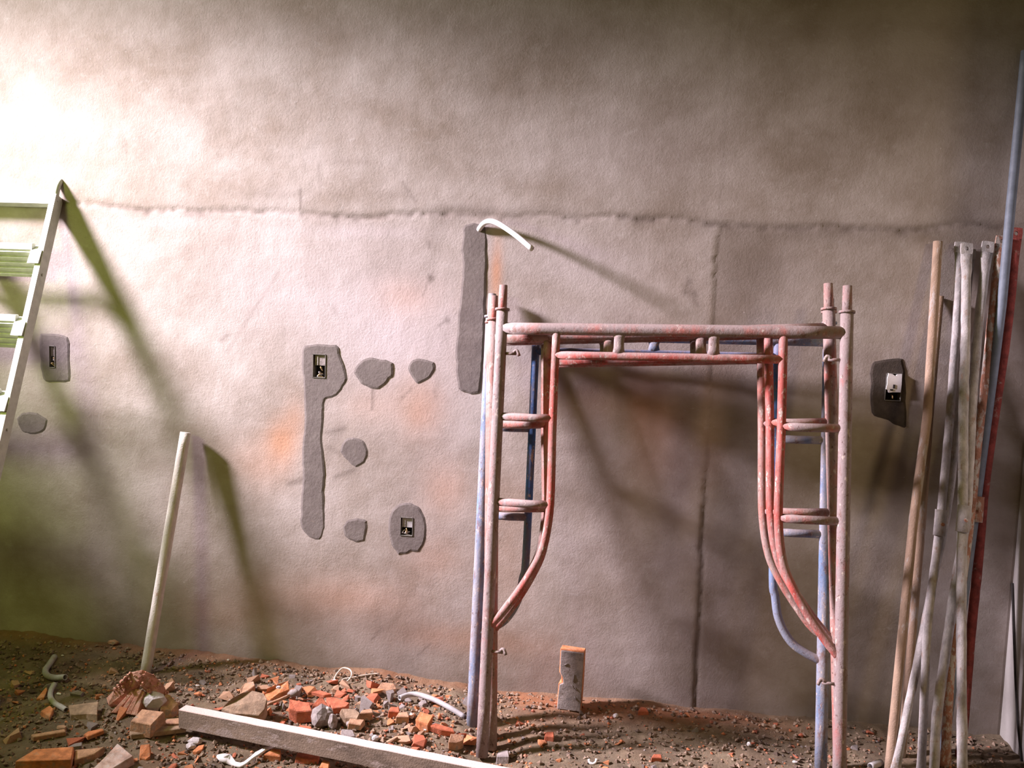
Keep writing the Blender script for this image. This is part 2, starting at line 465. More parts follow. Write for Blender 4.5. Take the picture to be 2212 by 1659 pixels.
# one hanging plumb scratch under the round patch
px_, pz_ = (-1.0159, 0.0, 1.1763)[0::2]
crack = np.maximum(crack, 0.9 * np.exp(-((X - px_) / 0.005) ** 2) * (np.abs(Z - pz_) < 0.05))
for (ax, _, az), (bx, _, bz), sw, ss in SCRATCH:
    tt = np.clip(((X - ax) * (bx - ax) + (Z - az) * (bz - az)) / ((bx - ax) ** 2 + (bz - az) ** 2), 0, 1)
    crack = np.maximum(crack, ss * np.exp(-((X - ax - tt * (bx - ax)) ** 2 + (Z - az - tt * (bz - az)) ** 2) / sw ** 2))
damp_shade = field(X, Z, DAMP_SHADE) * (0.75 + 0.5 * big)
damp_shade += np.where(low & (dv > 0), 0.40 * np.exp(-np.clip(dv, 0, 9) / 0.16) + 0.08, 0.0) * np.clip((Z - 1.05) / 0.3, 0, 1)
damp_shade += 0.22 * np.exp(-(np.clip(Z - 0.02, 0, 9) / 0.05) ** 2) + (0.30 + 0.3 * big) * np.exp(-(np.clip(Z - 0.02, 0, 9) / 0.26) ** 2)  # stained wall foot, with the dimmer light down there painted in
dust = field(X, Z, DUST) * (0.8 + 0.6 * big)
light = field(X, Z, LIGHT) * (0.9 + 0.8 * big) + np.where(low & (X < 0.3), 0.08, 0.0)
damp_shade += np.where(low, 0.0, 0.06 + 0.16 * np.clip((Z - 2.0) / 0.6, 0, 1))  # upper coat darker, more so towards the top
co = np.stack([X, relief, Z], -1).reshape(-1, 3)
faces = []
for j in range(nz - 1):
    zc = (zs[j] + zs[j + 1]) / 2
    hs = [h for h in HOLES if h[2] < zc < h[3]]
    for i in range(nx - 1):
        xc = (xs[i] + xs[i + 1]) / 2
        if hs and any(h[0] < xc < h[1] for h in hs):
            continue
        a = j * nx + i
        faces.append((a, a + 1, a + nx + 1, a + nx))
nv = len(co)
back = [(WX0, 0.2, WZ0), (WX1, 0.2, WZ0), (WX1, 0.2, WZ1), (WX0, 0.2, WZ1)]
c0, c1, c2, c3 = 0, nx - 1, nx * nz - 1, nx * (nz - 1)
faces += [(nv, nv + 3, nv + 2, nv + 1)]
faces += [tuple(range(nx - 1, -1, -1)) + (nv, nv + 1)]
faces += [tuple(range(c3, c2 + 1)) + (nv + 2, nv + 3)]
faces += [tuple(range(0, c3 + 1, nx)) + (nv + 3, nv)]
faces += [tuple(range(c2, c1 - 1, -nx)) + (nv + 1, nv + 2)]

k = NT('cement_plaster', 0.95)
pl = k.mix((0.29, 0.24, 0.20), (0.47, 0.42, 0.395), k.noise(2.6, 7, 0.62, (1, 1, 1.3), 0.36, 0.64))
pl = k.mix(pl, (0.30, 0.25, 0.20), k.mul(k.noise(5, 8, 0.7, (1, 1, 0.35), 0.52, 0.72), 0.45))
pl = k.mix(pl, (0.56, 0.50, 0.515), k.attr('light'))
pl = k.mix(pl, (0.56, 0.53, 0.52), k.mul(k.noise(14, 8, 0.75, (1, 1, 1.6), 0.56, 0.72), 0.4))
pl = k.mix(pl, (0.60, 0.30, 0.17), k.mul(k.attr('dust'), 0.75))
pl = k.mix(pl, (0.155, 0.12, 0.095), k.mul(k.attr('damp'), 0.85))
pl = k.mix(pl, (0.09, 0.065, 0.05), k.mul(k.attr('crack'), 0.75))
pl = k.mix(pl, (0.20, 0.17, 0.16), k.mul(k.noise(60, 3, 0.6, (1, 1, 1), 0.68, 0.74), 0.45))
pl = k.mix(pl, (0.66, 0.63, 0.62), k.mul(k.noise(75, 3, 0.6, (1, 1, 1), 0.70, 0.75), 0.5))
k.base(pl)
k.bump(k.noise(95, 6, 0.75, (1, 1, 1), 0.2, 0.8), 0.40, 0.003)
M['plaster'] = k.m

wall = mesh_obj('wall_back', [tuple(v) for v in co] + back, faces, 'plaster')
wall.data.polygons.foreach_set('use_smooth', [True] * (len(faces) - 5) + [False] * 5)
for nm, arr in (('damp', damp_shade), ('dust', dust), ('light', light), ('crack', crack)):
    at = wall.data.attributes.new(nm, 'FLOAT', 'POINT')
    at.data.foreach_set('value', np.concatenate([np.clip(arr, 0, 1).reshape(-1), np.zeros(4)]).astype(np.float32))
wall['kind'] = 'structure'

# fresh dark mortar patches, a few millimetres proud of the old plaster
k = NT('fresh_mortar', 0.95)
o_ = k.mix((0.150, 0.126, 0.118), (0.205, 0.178, 0.166), k.noise(14, 7, 0.7))
o_ = k.mix(o_, (0.25, 0.20, 0.17), k.mul(k.noise(60, 4, 0.7, (1, 1, 1), 0.62, 0.72), 0.5))
k.base(o_)
k.bump(k.noise(70, 6, 0.75, (1, 1, 1), 0.2, 0.8), 0.5, 0.003)
M['mortar'] = k.m
M['damp_mortar'] = gritty('damp_mortar', (0.060, 0.047, 0.038), var=0.25, bump=0.4)


def densify(poly, step=0.012):
    out = []
    n = len(poly)
    for i in range(n):
        a, b = Vector(poly[i]), Vector(poly[(i + 1) % n])
        m = max(1, int((b - a).length / step))
        for j in range(m):
            out.append(a.lerp(b, j / m))
    return out


def patch(poly, hole=None, label=None, seed=0, thick=0.0034, mat='mortar'):
    """poly: world points on the wall, outline of the patch; hole: socket opening left free"""
    pts = [Vector((p[0], p[2])) for p in smooth_closed(poly)]
    pts = [p + Vector((noise.noise(Vector((p.x * 40, p.y * 40, seed))), noise.noise(Vector((p.x * 40, p.y * 40, seed + 9))))) * 0.0045 for p in pts]
    area = sum(a.x * b.y - b.x * a.y for a, b in zip(pts, pts[1:] + pts[:1]))
    if area < 0:
        pts.reverse()
    n = len(pts)
    V, F = [], []
    rings = [(-0.001, 0.004), (0.0, -thick * 0.35), (0.008, -thick)]
    for inset, y in rings:
        for i in range(n):
            t = (pts[(i + 1) % n] - pts[i - 1]).normalized()
            q = pts[i] + Vector((-t.y, t.x)) * inset
            V.append((q.x, y, q.y))
    for r in range(2):
        for i in range(n):
            j = (i + 1) % n
            F.append((r * n + i, r * n + j, (r + 1) * n + j, (r + 1) * n + i))
    bm = bmesh.new()
    bv = [bm.verts.new(v) for v in V]
    for f in F:
        bm.faces.new([bv[i] for i in f])
    loop = bv[2 * n:]
    edges = [bm.edges.get((loop[i], loop[(i + 1) % n])) for i in range(n)]
    if hole:
        x0, x1, z0, z1 = hole
        hp = densify([(x0, -thick, z0), (x1, -thick, z0), (x1, -thick, z1), (x0, -thick, z1)], 0.01)
        hv = [bm.verts.new(p + Vector((random.uniform(-1, 1), 0, random.uniform(-1, 1))) * 0.0012) for p in hp]
        hb = [bm.verts.new((p.x, 0.006, p.z)) for p in hp]
        m = len(hv)
        for i in range(m):
            j = (i + 1) % m
            bm.faces.new((hv[i], hv[j], hb[j], hb[i]))
            edges.append(bm.edges.get((hv[i], hv[j])))
    bmesh.ops.triangle_fill(bm, use_beauty=True, use_dissolve=False, edges=edges)
    o = bm_obj('mortar_patch', bm, mat, wall)
    if label:
        o['label'] = label
    return o


def smooth_closed(poly, n=5):
    P = [Vector(p) for p in poly]
    out = []
    m = len(P)
    for i in range(m):
        a, b, c, d = P[i - 1], P[i], P[(i + 1) % m], P[(i + 2) % m]
        for j in range(n):
            t = j / n
            cr = 0.5 * ((2 * b) + (c - a) * t + (2 * a - 5 * b + 4 * c - d) * t * t + (3 * b - a - 3 * c + d) * t ** 3)
            out.append(cr.lerp(b.lerp(c, t), 0.45))
    return out


patch([(-0.6626, 0.0, 1.8807), (-0.6223, 0.0, 1.8907), (-0.5757, 0.0, 1.8739), (-0.568, 0.0, 1.7515), (-0.5688, 0.0, 1.6064), (-0.5683, 0.0, 1.4235), (-0.5722, 0.0, 1.3128), (-0.5806, 0.0, 1.2272), (-0.6196, 0.0, 1.2179), (-0.6672, 0.0, 1.2379), (-0.6823, 0.0, 1.3634), (-0.676, 0.0, 1.5294), (-0.6619, 0.0, 1.6761), (-0.6708, 0.0, 1.7848)], None, 'tall dark mortar strip filling a pipe chase', 1)
patch([(-1.3069, 0.0, 1.3802), (-1.1767, 0.0, 1.3912), (-1.1565, 0.0, 1.345), (-1.1257, 0.0, 1.2523), (-1.1671, 0.0, 1.1841), (-1.2155, 0.0, 1.1647), (-1.2205, 0.0, 1.1169), (-1.2263, 0.0, 0.9963), (-1.2125, 0.0, 0.8779), (-1.2164, 0.0, 0.7618), (-1.2083, 0.0, 0.6341), (-1.2292, 0.0, 0.578), (-1.277, 0.0, 0.5865), (-1.3115, 0.0, 0.6331), (-1.3126, 0.0, 0.7071), (-1.3047, 0.0, 0.8416), (-1.312, 0.0, 0.9319), (-1.3019, 0.0, 1.0535), (-1.3086, 0.0, 1.2325), (-1.3176, 0.0, 1.3136)], HOLES[0], 'long dark mortar patch around a socket box with a tail below', 2)
patch([(-1.0972, 0.0, 1.2818), (-1.073, 0.0, 1.3242), (-1.0253, 0.0, 1.345), (-0.9387, 0.0, 1.3263), (-0.9413, 0.0, 1.2719), (-0.9899, 0.0, 1.2209), (-1.0284, 0.0, 1.221), (-1.0674, -0.0, 1.2399)], None, 'broad round dark mortar patch', 3)
patch([(-0.8754, 0.0, 1.3086), (-0.8591, 0.0, 1.341), (-0.8213, 0.0, 1.3482), (-0.7718, 0.0, 1.3355), (-0.7672, 0.0, 1.3041), (-0.7852, 0.0, 1.2716), (-0.8319, 0.0, 1.247), (-0.8515, 0.0, 1.2667)], None, None, 4)
patch([(-1.1492, 0.0, 0.9545), (-1.1364, 0.0, 0.9992), (-1.0977, 0.0, 1.0166), (-1.0528, 0.0, 1.0038), (-1.0325, 0.0, 0.9629), (-1.0413, 0.0, 0.9185), (-1.0836, 0.0, 0.8931), (-1.1192, 0.0, 0.9198)], None, None, 5)
patch([(-1.1315, 0.0, 0.6411), (-1.1182, 0.0, 0.6672), (-1.0715, 0.0, 0.6819), (-1.0302, 0.0, 0.673), (-1.0331, 0.0, 0.6244), (-1.0382, 0.0, 0.5891), (-1.0812, 0.0, 0.5803), (-1.1229, 0.0, 0.6047)], None, None, 6)
patch([(-0.9422, 0.0, 0.6595), (-0.9281, 0.0, 0.7202), (-0.8979, 0.0, 0.7509), (-0.8537, 0.0, 0.7595), (-0.8109, 0.0, 0.7392), (-0.7824, 0.0, 0.6797), (-0.786, 0.0, 0.6025), (-0.81, 0.0, 0.5623), (-0.8485, 0.0, 0.5557), (-0.8928, 0.0, 0.5429), (-0.9268, 0.0, 0.5832)], HOLES[1], 'oval dark mortar patch around a socket box', 7)
patch([(-2.4607, 0.0, 1.3834), (-2.3393, 0.0, 1.3746), (-2.3337, 0.0, 1.2929), (-2.3347, 0.0, 1.191), (-2.4442, -0.0, 1.1839), (-2.4645, 0.0, 1.248)], HOLES[2], 'square dark mortar patch around a socket box', 8)
patch([(-2.5782, 0.0, 1.0148), (-2.5479, 0.0, 1.0442), (-2.4798, 0.0, 1.0437), (-2.4356, 0.0, 1.0162), (-2.4467, 0.0, 0.9758), (-2.4894, 0.0, 0.9536), (-2.5534, 0.0, 0.9582)], None, None, 9)
patch([(0.9109, 0.0, 1.3964), (0.9397, 0.0, 1.4169), (1.021, 0.0, 1.4257), (1.0393, 0.0, 1.3322), (1.0522, 0.0, 1.173), (1.015, 0.0, 1.1781), (0.9853, 0.0, 1.1942), (0.9246, 0.0, 1.2194)], HOLES[3], 'dark damp mortar patch around a plugged socket box', 10, mat='damp_mortar')

# ---------------------------------------------------------------- right wall and ground
k = NT('grey_plaster', 0.95)
k.base(k.mix((0.36, 0.34, 0.32), (0.47, 0.45, 0.43), k.noise(3, 7, 0.65)))
k.bump(k.noise(90, 6, 0.7), 0.4, 0.003)
M['grey_plaster'] = k.m
v, f = box_geo((1.48, -0.60, -0.15), (1.68, 0.2, 3.7))
wr = bevelled(mesh_obj('wall_right', v, f, 'grey_plaster'), 0.006, 2)
wr['kind'] = 'structure'
v, f = box_geo((1.68, 0.0, -0.15), (4.2, 0.2, 3.7))
wn = bevelled(mesh_obj('wall_next_bay', v, f, 'grey_plaster'), 0.006, 2)
wn['kind'] = 'structure'

k = NT('dirt_floor', 1.0)
d_ = k.mix((0.145, 0.107, 0.068), (0.32, 0.245, 0.16), k.noise(9, 8, 0.7))
d_ = k.mix(d_, (0.42, 0.17, 0.075), k.mul(k.attr('dust'), 0.8))
d_ = k.mix(d_, (0.38, 0.15, 0.07), k.mul(k.noise(55, 5, 0.7, (1, 1, 1), 0.6, 0.68), 0.6))
d_ = k.mix(d_, (0.26, 0.21, 0.18), k.mul(k.noise(40, 5, 0.7, (1, 1, 1), 0.58, 0.7), 0.5))
k.base(d_)
k.bump(k.noise(120, 7, 0.75, (1, 1, 1), 0.2, 0.8), 0.9, 0.008)
M['dirt'] = k.m

fx = np.concatenate([np.arange(-5.5, -2.9, 0.12), np.arange(-2.9, 1.5, 0.0085), np.arange(1.5, 4.2, 0.12)])
fy = np.concatenate([np.arange(-5.5, -1.5, 0.12), np.arange(-1.5, 0.0, 0.0085), [0.03, 0.1]])
FX, FY = np.meshgrid(fx, fy)
fv, fd = [], []
for y in fy:
    for x in fx:
        h = floor_h(x, y)
        if -2.95 < x < 1.55 and y > -1.52:
            e = noise.fractal(Vector((x * 22, y * 22, 0.3)), 0.9, 2.1, 3)
            h += 0.0055 * e + 0.006 * max(0.0, noise.noise(Vector((x * 9, y * 9, 4.0)))) * (1.3 if x < -0.4 else 0.8)
        fv.append((x, y, h))
        g = math.exp(-((y + 0.10) / 0.09) ** 2) * min(1, max(0, (x + 0.45) / 0.1)) * min(1, max(0, (0.85 - x) / 0.5))
        g += 0.55 * math.exp(-((y + 0.03) / 0.05) ** 2) * (1 if x < -0.3 else 0)
        g += 0.35 * max(0.0, noise.noise(Vector((x * 5, y * 5, 2.2)))) * (1 if x < -0.2 else 0.5)
        fd.append(g)
nfx = len(fx)
ff = [(j * nfx + i, j * nfx + i + 1, (j + 1) * nfx + i + 1, (j + 1) * nfx + i) for j in range(len(fy) - 1) for i in range(nfx - 1)]
floor = mesh_obj('floor', fv, ff, 'dirt', smooth=True)
at = floor.data.attributes.new('dust', 'FLOAT', 'POINT')
at.data.foreach_set('value', np.clip(np.array(fd), 0, 1).astype(np.float32))
floor['kind'] = 'structure'

# ---------------------------------------------------------------- socket boxes in the wall
def socket_box(hole, label, style):
    x0, x1, z0, z1 = hole
    w, hgt = x1 - x0, z1 - z0
    c = ((x0 + x1) / 2, 0.0, z0)
    e = empty('socket_box', c, label, 'socket box')
    hw, t, d = w / 2, 0.0018, 0.045
    y0 = -0.0055
    parts = [box_geo((-hw, y0, 0), (-hw + t, d, hgt)), box_geo((hw - t, y0, 0), (hw, d, hgt)), box_geo((-hw, y0, 0), (hw, d, t)),
             box_geo((-hw, y0, hgt - t), (hw, d, hgt)), box_geo((-hw, d - t, 0), (hw, d, hgt))]
    mesh_obj('box_shell', *join_geo(parts), 'box', e)
    mesh_obj('box_bottom', *box_geo((-hw + t, d - 0.004, t), (hw - t, d - 0.002, hgt - t)), 'dark', e)
    if style == 'plug':
        f0 = hgt * 0.30
        bm = bmesh.new()
        out = [(-hw * .96, f0 + .012), (-hw * .7, f0 + .010), (-hw * .6, f0), (-hw * .1, f0 + .002), (hw * .85, f0 + .003), (hw * .9, hgt * .6), (hw * .86, hgt * .98),
               (hw * .3, hgt * .96), (hw * .1, hgt * .90), (-hw * .3, hgt * .97), (-hw * .8, hgt * .99), (-hw * .9, hgt * .8), (-hw * .86, hgt * .62)]
        f = bm.faces.new([bm.verts.new((a, -0.012, b)) for a, b in out])
        r = bmesh.ops.extrude_face_region(bm, geom=[f])
        bmesh.ops.translate(bm, verts=[q for q in r['geom'] if isinstance(q, bmesh.types.BMVert)], vec=(0, 0.03, 0))
        bm_obj('plaster_plug', bm, 'white', e)
        mesh_obj('plug_slot', *box_geo((-.004, -0.0135, hgt * .46), (.003, -0.011, hgt * .60)), 'dark', e)
        mesh_obj('plug_slot', *box_geo((-.014, -0.0135, hgt * .38), (-.003, -0.011, hgt * .43)), 'dark', e)
        tube('wire', smooth_path([(0.002, 0.03, 0.02), (0.0, 0.0, 0.018), (-0.002, -0.008, 0.010)]), 0.0022, 'copper', e, 6)
    else:
        f0 = hgt * (0.52 if style == 'wires' else 0.45)
        mesh_obj('paper_filler', *box_geo((-hw * .75, 0.002, f0), (hw * .85, 0.012, hgt * .96)), 'grey' if style == 'wires' else 'conduit', e)
        mesh_obj('filler_strip', *box_geo((-hw * .35, 0.000, f0 * 1.02), (-hw * .22, 0.004, hgt * .92)), 'pale', e)
        rnd = random.Random(int(hgt * 1e5))
        for q in range(4):
            xx = rnd.uniform(-hw * .6, hw * .5)
            zz = rnd.uniform(hgt * .08, f0 * .8)
            tube('wire', smooth_path([(xx, 0.035, zz), (xx + .004, 0.008, zz + .008), (xx + rnd.uniform(-.012, .015), -0.002, zz + rnd.uniform(-.004, .012)), (xx + .010, 0.006, zz - .006)], 4),
                 0.0022, 'pale' if q % 2 else 'copper', e, 6)


socket_box(HOLES[0], 'open socket box with wires at the top of the long tailed mortar patch', 'wires')
socket_box(HOLES[1], 'small open socket box in the middle of the oval mortar patch', 'wires2')
socket_box(HOLES[2], 'narrow socket box in the square mortar patch beside the ladder', 'wires')
socket_box(HOLES[3], 'socket box plugged with white plaster on the dark damp patch', 'plug')

# white conduit stub bending out of the chase
cpath = smooth_path([(-0.6078, 0.03, 1.8609), (-0.6005, -0.005, 1.8693), (-0.5797, -0.025, 1.8896), (-0.5557, -0.04, 1.8961), (-0.5279, -0.055, 1.8901), (-0.4921, -0.075, 1.8718), (-0.4371, -0.105, 1.836), (-0.3751, -0.14, 1.7887)], 6)
tag(recentre(tube('wall_conduit', cpath, 0.0105, 'white_conduit', seg=14, inner=0.78), (-0.6012, 0.0, 1.866)),
    'white plastic conduit curving out of the wall above the scaffold', 'conduit')

# ---------------------------------------------------------------- scaffold frames
def frame_matrix(p):
    x, y, z, yaw, lean, roll = p
    return Matrix.Translation((x, y, z)) @ Matrix.Rotation(yaw, 4, 'Z') @ Matrix.Rotation(lean, 4, 'X') @ Matrix.Rotation(roll, 4, 'Y')


def scaffold_frame(pose, label, mats, hw=0.60, inw=0.395, spacers=(-0.167, 0.163), bend=None, top=1.53, low=1.435, rungs=(1.207, 0.898), feet=(0.0, 0.0), pins=True, right_hw=None):
    e = empty('scaffold_frame', (0, 0, 0), label, 'scaffold frame', 'scaffold frames stacked against the wall')
    e.matrix_world = frame_matrix(pose)
    mleg, mbar, minn, mrung = mats
    R, r = 0.0215, 0.0150
    left_hw = hw
    for s in (-1, 1):
        f0 = feet[0 if s < 0 else 1]
        hw = right_hw if right_hw and s > 0 else left_hw
        leg = tube('leg', [(s * hw, 0, f0 + (1.60 - f0) * i / 10) for i in range(11)], R, mleg, e, 16, 0.85)
        tube('coupling_pin', [(s * hw, 0, 1.585), (s * hw, 0, 1.62), (s * hw, 0, 1.690)], [0.0165, 0.0165, 0.0155], mbar, leg, 12, 0.8)
        tube('pin_collar', [(s * hw, 0, 1.596), (s * hw, 0, 1.604)], 0.027, mbar, leg, 14)
        if pins:
            for z in (1.437, 0.368):
                d = -s
                tube('lock_pin', [(s * hw + d * .018, -0.004, z), (s * hw + d * .060, -0.004, z)], 0.0055, mbar, leg, 8)
                tube('pin_tab', smooth_path([(s * hw + d * .050, -0.004, z + .004), (s * hw + d * .062, -0.004, z + .012), (s * hw + d * .072, -0.004, z - .008)], 3), 0.0060, mbar, leg, 8)
        # inner leg: straight below the top bar, then sweeping out to the leg
        b = bend or [(inw, top), (inw, 1.2), (inw - .003, 1.02), (inw - .002, .87), (inw + .016, .745), (inw + .056, .655), (inw + .108, .570), (inw + .160, .500), (hw - .006, .455)]
        tube('inner_leg', smooth_path([(s * u, 0, v) for u, v in b], 4), r, minn, e, 12)
        for z in rungs:
            tube('rung', [(s * (inw + .004), 0, z), (s * (inw + .07), 0, z - .002), (s * (hw - .012), 0, z)], 0.0145, mrung, e, 12)
    tube('top_bar', [(-left_hw + .01 + (left_hw + hw - .02) * i / 8, 0, top) for i in range(9)], 0.0220, mbar, e, 16)
    tube('lower_bar', [(-inw + 2 * inw * i / 6, 0, low) for i in range(7)], 0.0150, minn, e, 12)
    for u in spacers:
        tube('spacer', [(u, 0, low + .006), (u, 0, low + .03), (u, 0, top - .03), (u, 0, top - .012)], [(.012, .024), (.011, .0185), (.011, .0185), (.012, .024)], mrung, e, 12)
    return e


scaffold_frame((0.1481, -0.5776, 0.0, -0.1106, -0.1663, -0.0296), 'grimy red scaffold frame standing in front of the other three',
               ('leg_front', 'bar_front', 'inner_red', 'bar_front'))
scaffold_frame((0.1718, -0.5040, -0.0124, -0.1068, -0.1663, -0.0703), 'red scaffold frame directly behind the front one, its legs showing just inside',
               ('leg_red', 'leg_red', 'inner_red', 'leg_red'), feet=(0.03, -0.03), pins=False)
scaffold_frame((0.154, -0.447, -0.0248, -0.1106, -0.1663, -0.0696), 'red scaffold frame third from the front, its curved braces peeking out on the outside',
               ('leg_red', 'leg_red', 'leg_red', 'leg_front'), feet=(0.03, -0.03), inw=0.393, pins=False, right_hw=0.628)
scaffold_frame((0.1105, -0.357, -0.0373, -0.0573, -0.1663, -0.02), 'blue scaffold frame nearest the wall with grey blue legs',
               ('blue_grey', 'blue_grey', 'blue', 'blue_grey'), hw=0.63, inw=0.450, spacers=(0.0,), top=1.535, low=1.47, rungs=(1.172, 0.835), feet=(0.02, 0.02),
               bend=[(.450, 1.535), (.450, 1.1), (.452, .68), (.461, .606), (.476, .522), (.519, .448), (.575, .410), (.625, .389)], pins=False)

# ---------------------------------------------------------------- ladder at the left
TREAD_X = -0.050


def ladder():
    sl = 0.376
    e = empty('step_ladder', (-2.36, -0.73, 0.06), 'aluminium ladder with ribbed treads leaning on the brightly lit wall', 'ladder')
    O = Vector(e.location)
    L = math.hypot(1.0, sl)
    Zd = Vector((0, sl / L, 1 / L))      # up along the rails
    Yd = Vector((0, 1 / L, -sl / L))     # towards the wall, across the rails
    W_ = 0.46

    def P(x, s, t):
        """x across, s along the rail by height, t from the back edge forward"""
        b = Vector((O.x + x, (0.002 - sl * (1.928 - s)), s))
        return b - Yd * t - O

    def prism(name, prof, s0, s1, m, parent):
        V = [P(x, s0, t) for x, t in prof] + [P(x, s1, t) for x, t in prof]
        n = len(prof)
        F = [list(range(n))[::-1], list(range(n, 2 * n))] + [[i, (i + 1) % n, n + (i + 1) % n, n + i] for i in range(n)]
        o = mesh_obj(name, V, F, m, parent)
        bm = bmesh.new()
        bm.from_mesh(o.data)
        bmesh.ops.recalc_face_normals(bm, faces=bm.faces)
        bm.to_mesh(o.data)
        bm.free()
        return o

    for q, x in ((1, 0.0), (-1, -W_)):
        prof = [(x, 0), (x, .052), (x - q * .024, .052), (x - q * .024, .049), (x - q * .003, .049), (x - q * .003, .003), (x - q * .024, .003), (x - q * .024, 0)]
        rail = prism('rail', prof, 0.06, 1.945, 'aluminium', e)
        if q == 1:
            tube('hinge_hook', smooth_path([P(x - .010, 1.920, .034), P(x - .010, 1.965, .040), P(x - .008, 2.000, .036), P(x - .004, 2.020, .018), P(x, 2.016, -.002), P(x + .003, 1.990, -.012)], 5), 0.0125, 'aluminium', rail, 8)
            tube('hinge_ring', [P(x + .012 + .012 * math.cos(a), 1.965 + .012 * math.sin(a), .0) for a in [i * math.pi / 6 for i in range(13)]], 0.003, 'aluminium', rail, 6)
        for z in (0.42, 1.02, 1.62):
            tube('rivet', [P(x + q * .0005, z, .026), P(x + q * .004, z, .026)], 0.005, 'aluminium', rail, 8)
    v = [P(x, s, t) for x in (-W_ + .004, -.004) for s, t in ((1.905, .050), (1.905, .012), (1.940, .012), (1.940, .050))]
    mesh_obj('top_bar', v, [[0, 1, 2, 3], [7, 6, 5, 4], [0, 4, 5, 1], [1, 5, 6, 2], [2, 6, 7, 3], [3, 7, 4, 0]], 'aluminium', e)
    def rail_y(z):
        return 0.002 - sl * (1.928 - z)

    for i in range(6):
        z = 1.742 - 0.287 * i
        x0, x1 = -W_ + .030, TREAD_X
        yf = rail_y(z) - .062
        yb = yf + .066
        zb = z - .122
        # tread tipped up: bright lip along the front, ribbed underside falling back to the rails
        prof = [(yf, z - .012), (yf + .003, z + .013), (yf + .020, z + .014), (yb + .010, zb + .020), (yb + .006, zb)]
        for qn in range(5):
            for fr_, out in ((.10, .004), (.62, .004), (.66, -.001), (.98, -.001)):
                a = (qn + fr_) / 5
                py, pz = yb + (yf - yb) * a, zb + (z - .012 - zb) * a
                prof.append((py - out * .7, pz - out * .7))
        V = [Vector((O.x + x0, y_, z_)) - O for y_, z_ in prof] + [Vector((O.x + x1, y_, z_)) - O for y_, z_ in prof]
        n = len(prof)
        F = [list(range(n))[::-1], list(range(n, 2 * n))] + [[j, (j + 1) % n, n + (j + 1) % n, n + j] for j in range(n)]
        bm = bmesh.new()
        bv = [bm.verts.new(q) for q in V]
        for q in F:
            bm.faces.new([bv[j] for j in q])
        tr = bm_obj('tread', bm, 'aluminium', e)
        for xa, xb in ((x1 - .002, -.004), (-W_ + .004, x0 + .002)):
            V = [Vector((O.x + xx, y_, z_)) - O for xx in (xa, xb) for y_, z_ in ((rail_y(z - .07) - .010, z - .07), (rail_y(z - .07) - .064, z - .066), (yf - .004, z - .016), (yf + .03, z + .006))]
            mesh_obj('tread_bracket', V, [[0, 1, 2, 3], [7, 6, 5, 4]] + [[j, 4 + j, 4 + (j + 1) % 4, (j + 1) % 4] for j in range(4)], 'aluminium', tr)


ladder()

# ---------------------------------------------------------------- pipes and cross braces in the right corner
def to_floor(path):
    a, b = Vector(path[-2]), Vector(path[-1])
    d = b - a
    for _ in range(2):
        z = floor_h(b.x, b.y) + 0.002
        b = a + d * ((z - a.z) / d.z)
    return [Vector(p) for p in path[:-1]] + [b]


def pole(name, path, r, m, label, cat, rough=0.0, seed=0, group=None, inner=0.82):
    p = to_floor(path)
    q = []
    for a, b in zip(p, p[1:]):
        n = max(2, int((b - a).length / 0.05))
        q += [a.lerp(b, i / n) for i in range(n)]
    q.append(p[-1])
    o = tube(name, q, r, m, None, 12, inner, rough, seed)
    tag(recentre(o, p[-1]), label, cat, group)
    return o


pole('straight_pole', [(1.1071, -0.03, 1.8636), (1.0817, -0.143, 1.229), (1.0421, -0.2081, 0.8702), (0.9747, -0.3698, 0.0091)], 0.0165, 'buff_pole', 'buff straight pole standing first in the corner stack beside the plugged socket', 'pole', 0.05, 3)
pole('straight_pole', [(1.132, -0.018, 1.6649), (1.1089, -0.0765, 1.2222), (1.0964, -0.1256, 0.8544), (1.0627, -0.2135, 0.2013)], 0.0150, 'buff_pole', 'brownish pole tucked close behind the buff one', 'pole', 0.05, 4)
pole('long_pipe', [(1.3601, -0.02, 2.5472), (1.3354, -0.0671, 2.012), (1.3203, -0.0996, 1.6427), (1.3029, -0.1204, 1.4051), (1.2574, -0.1713, 0.8213)], 0.0165, 'blue_grey_pipe', 'long bluish grey pipe rising above all the others in the corner', 'pipe', 0.0, 5)


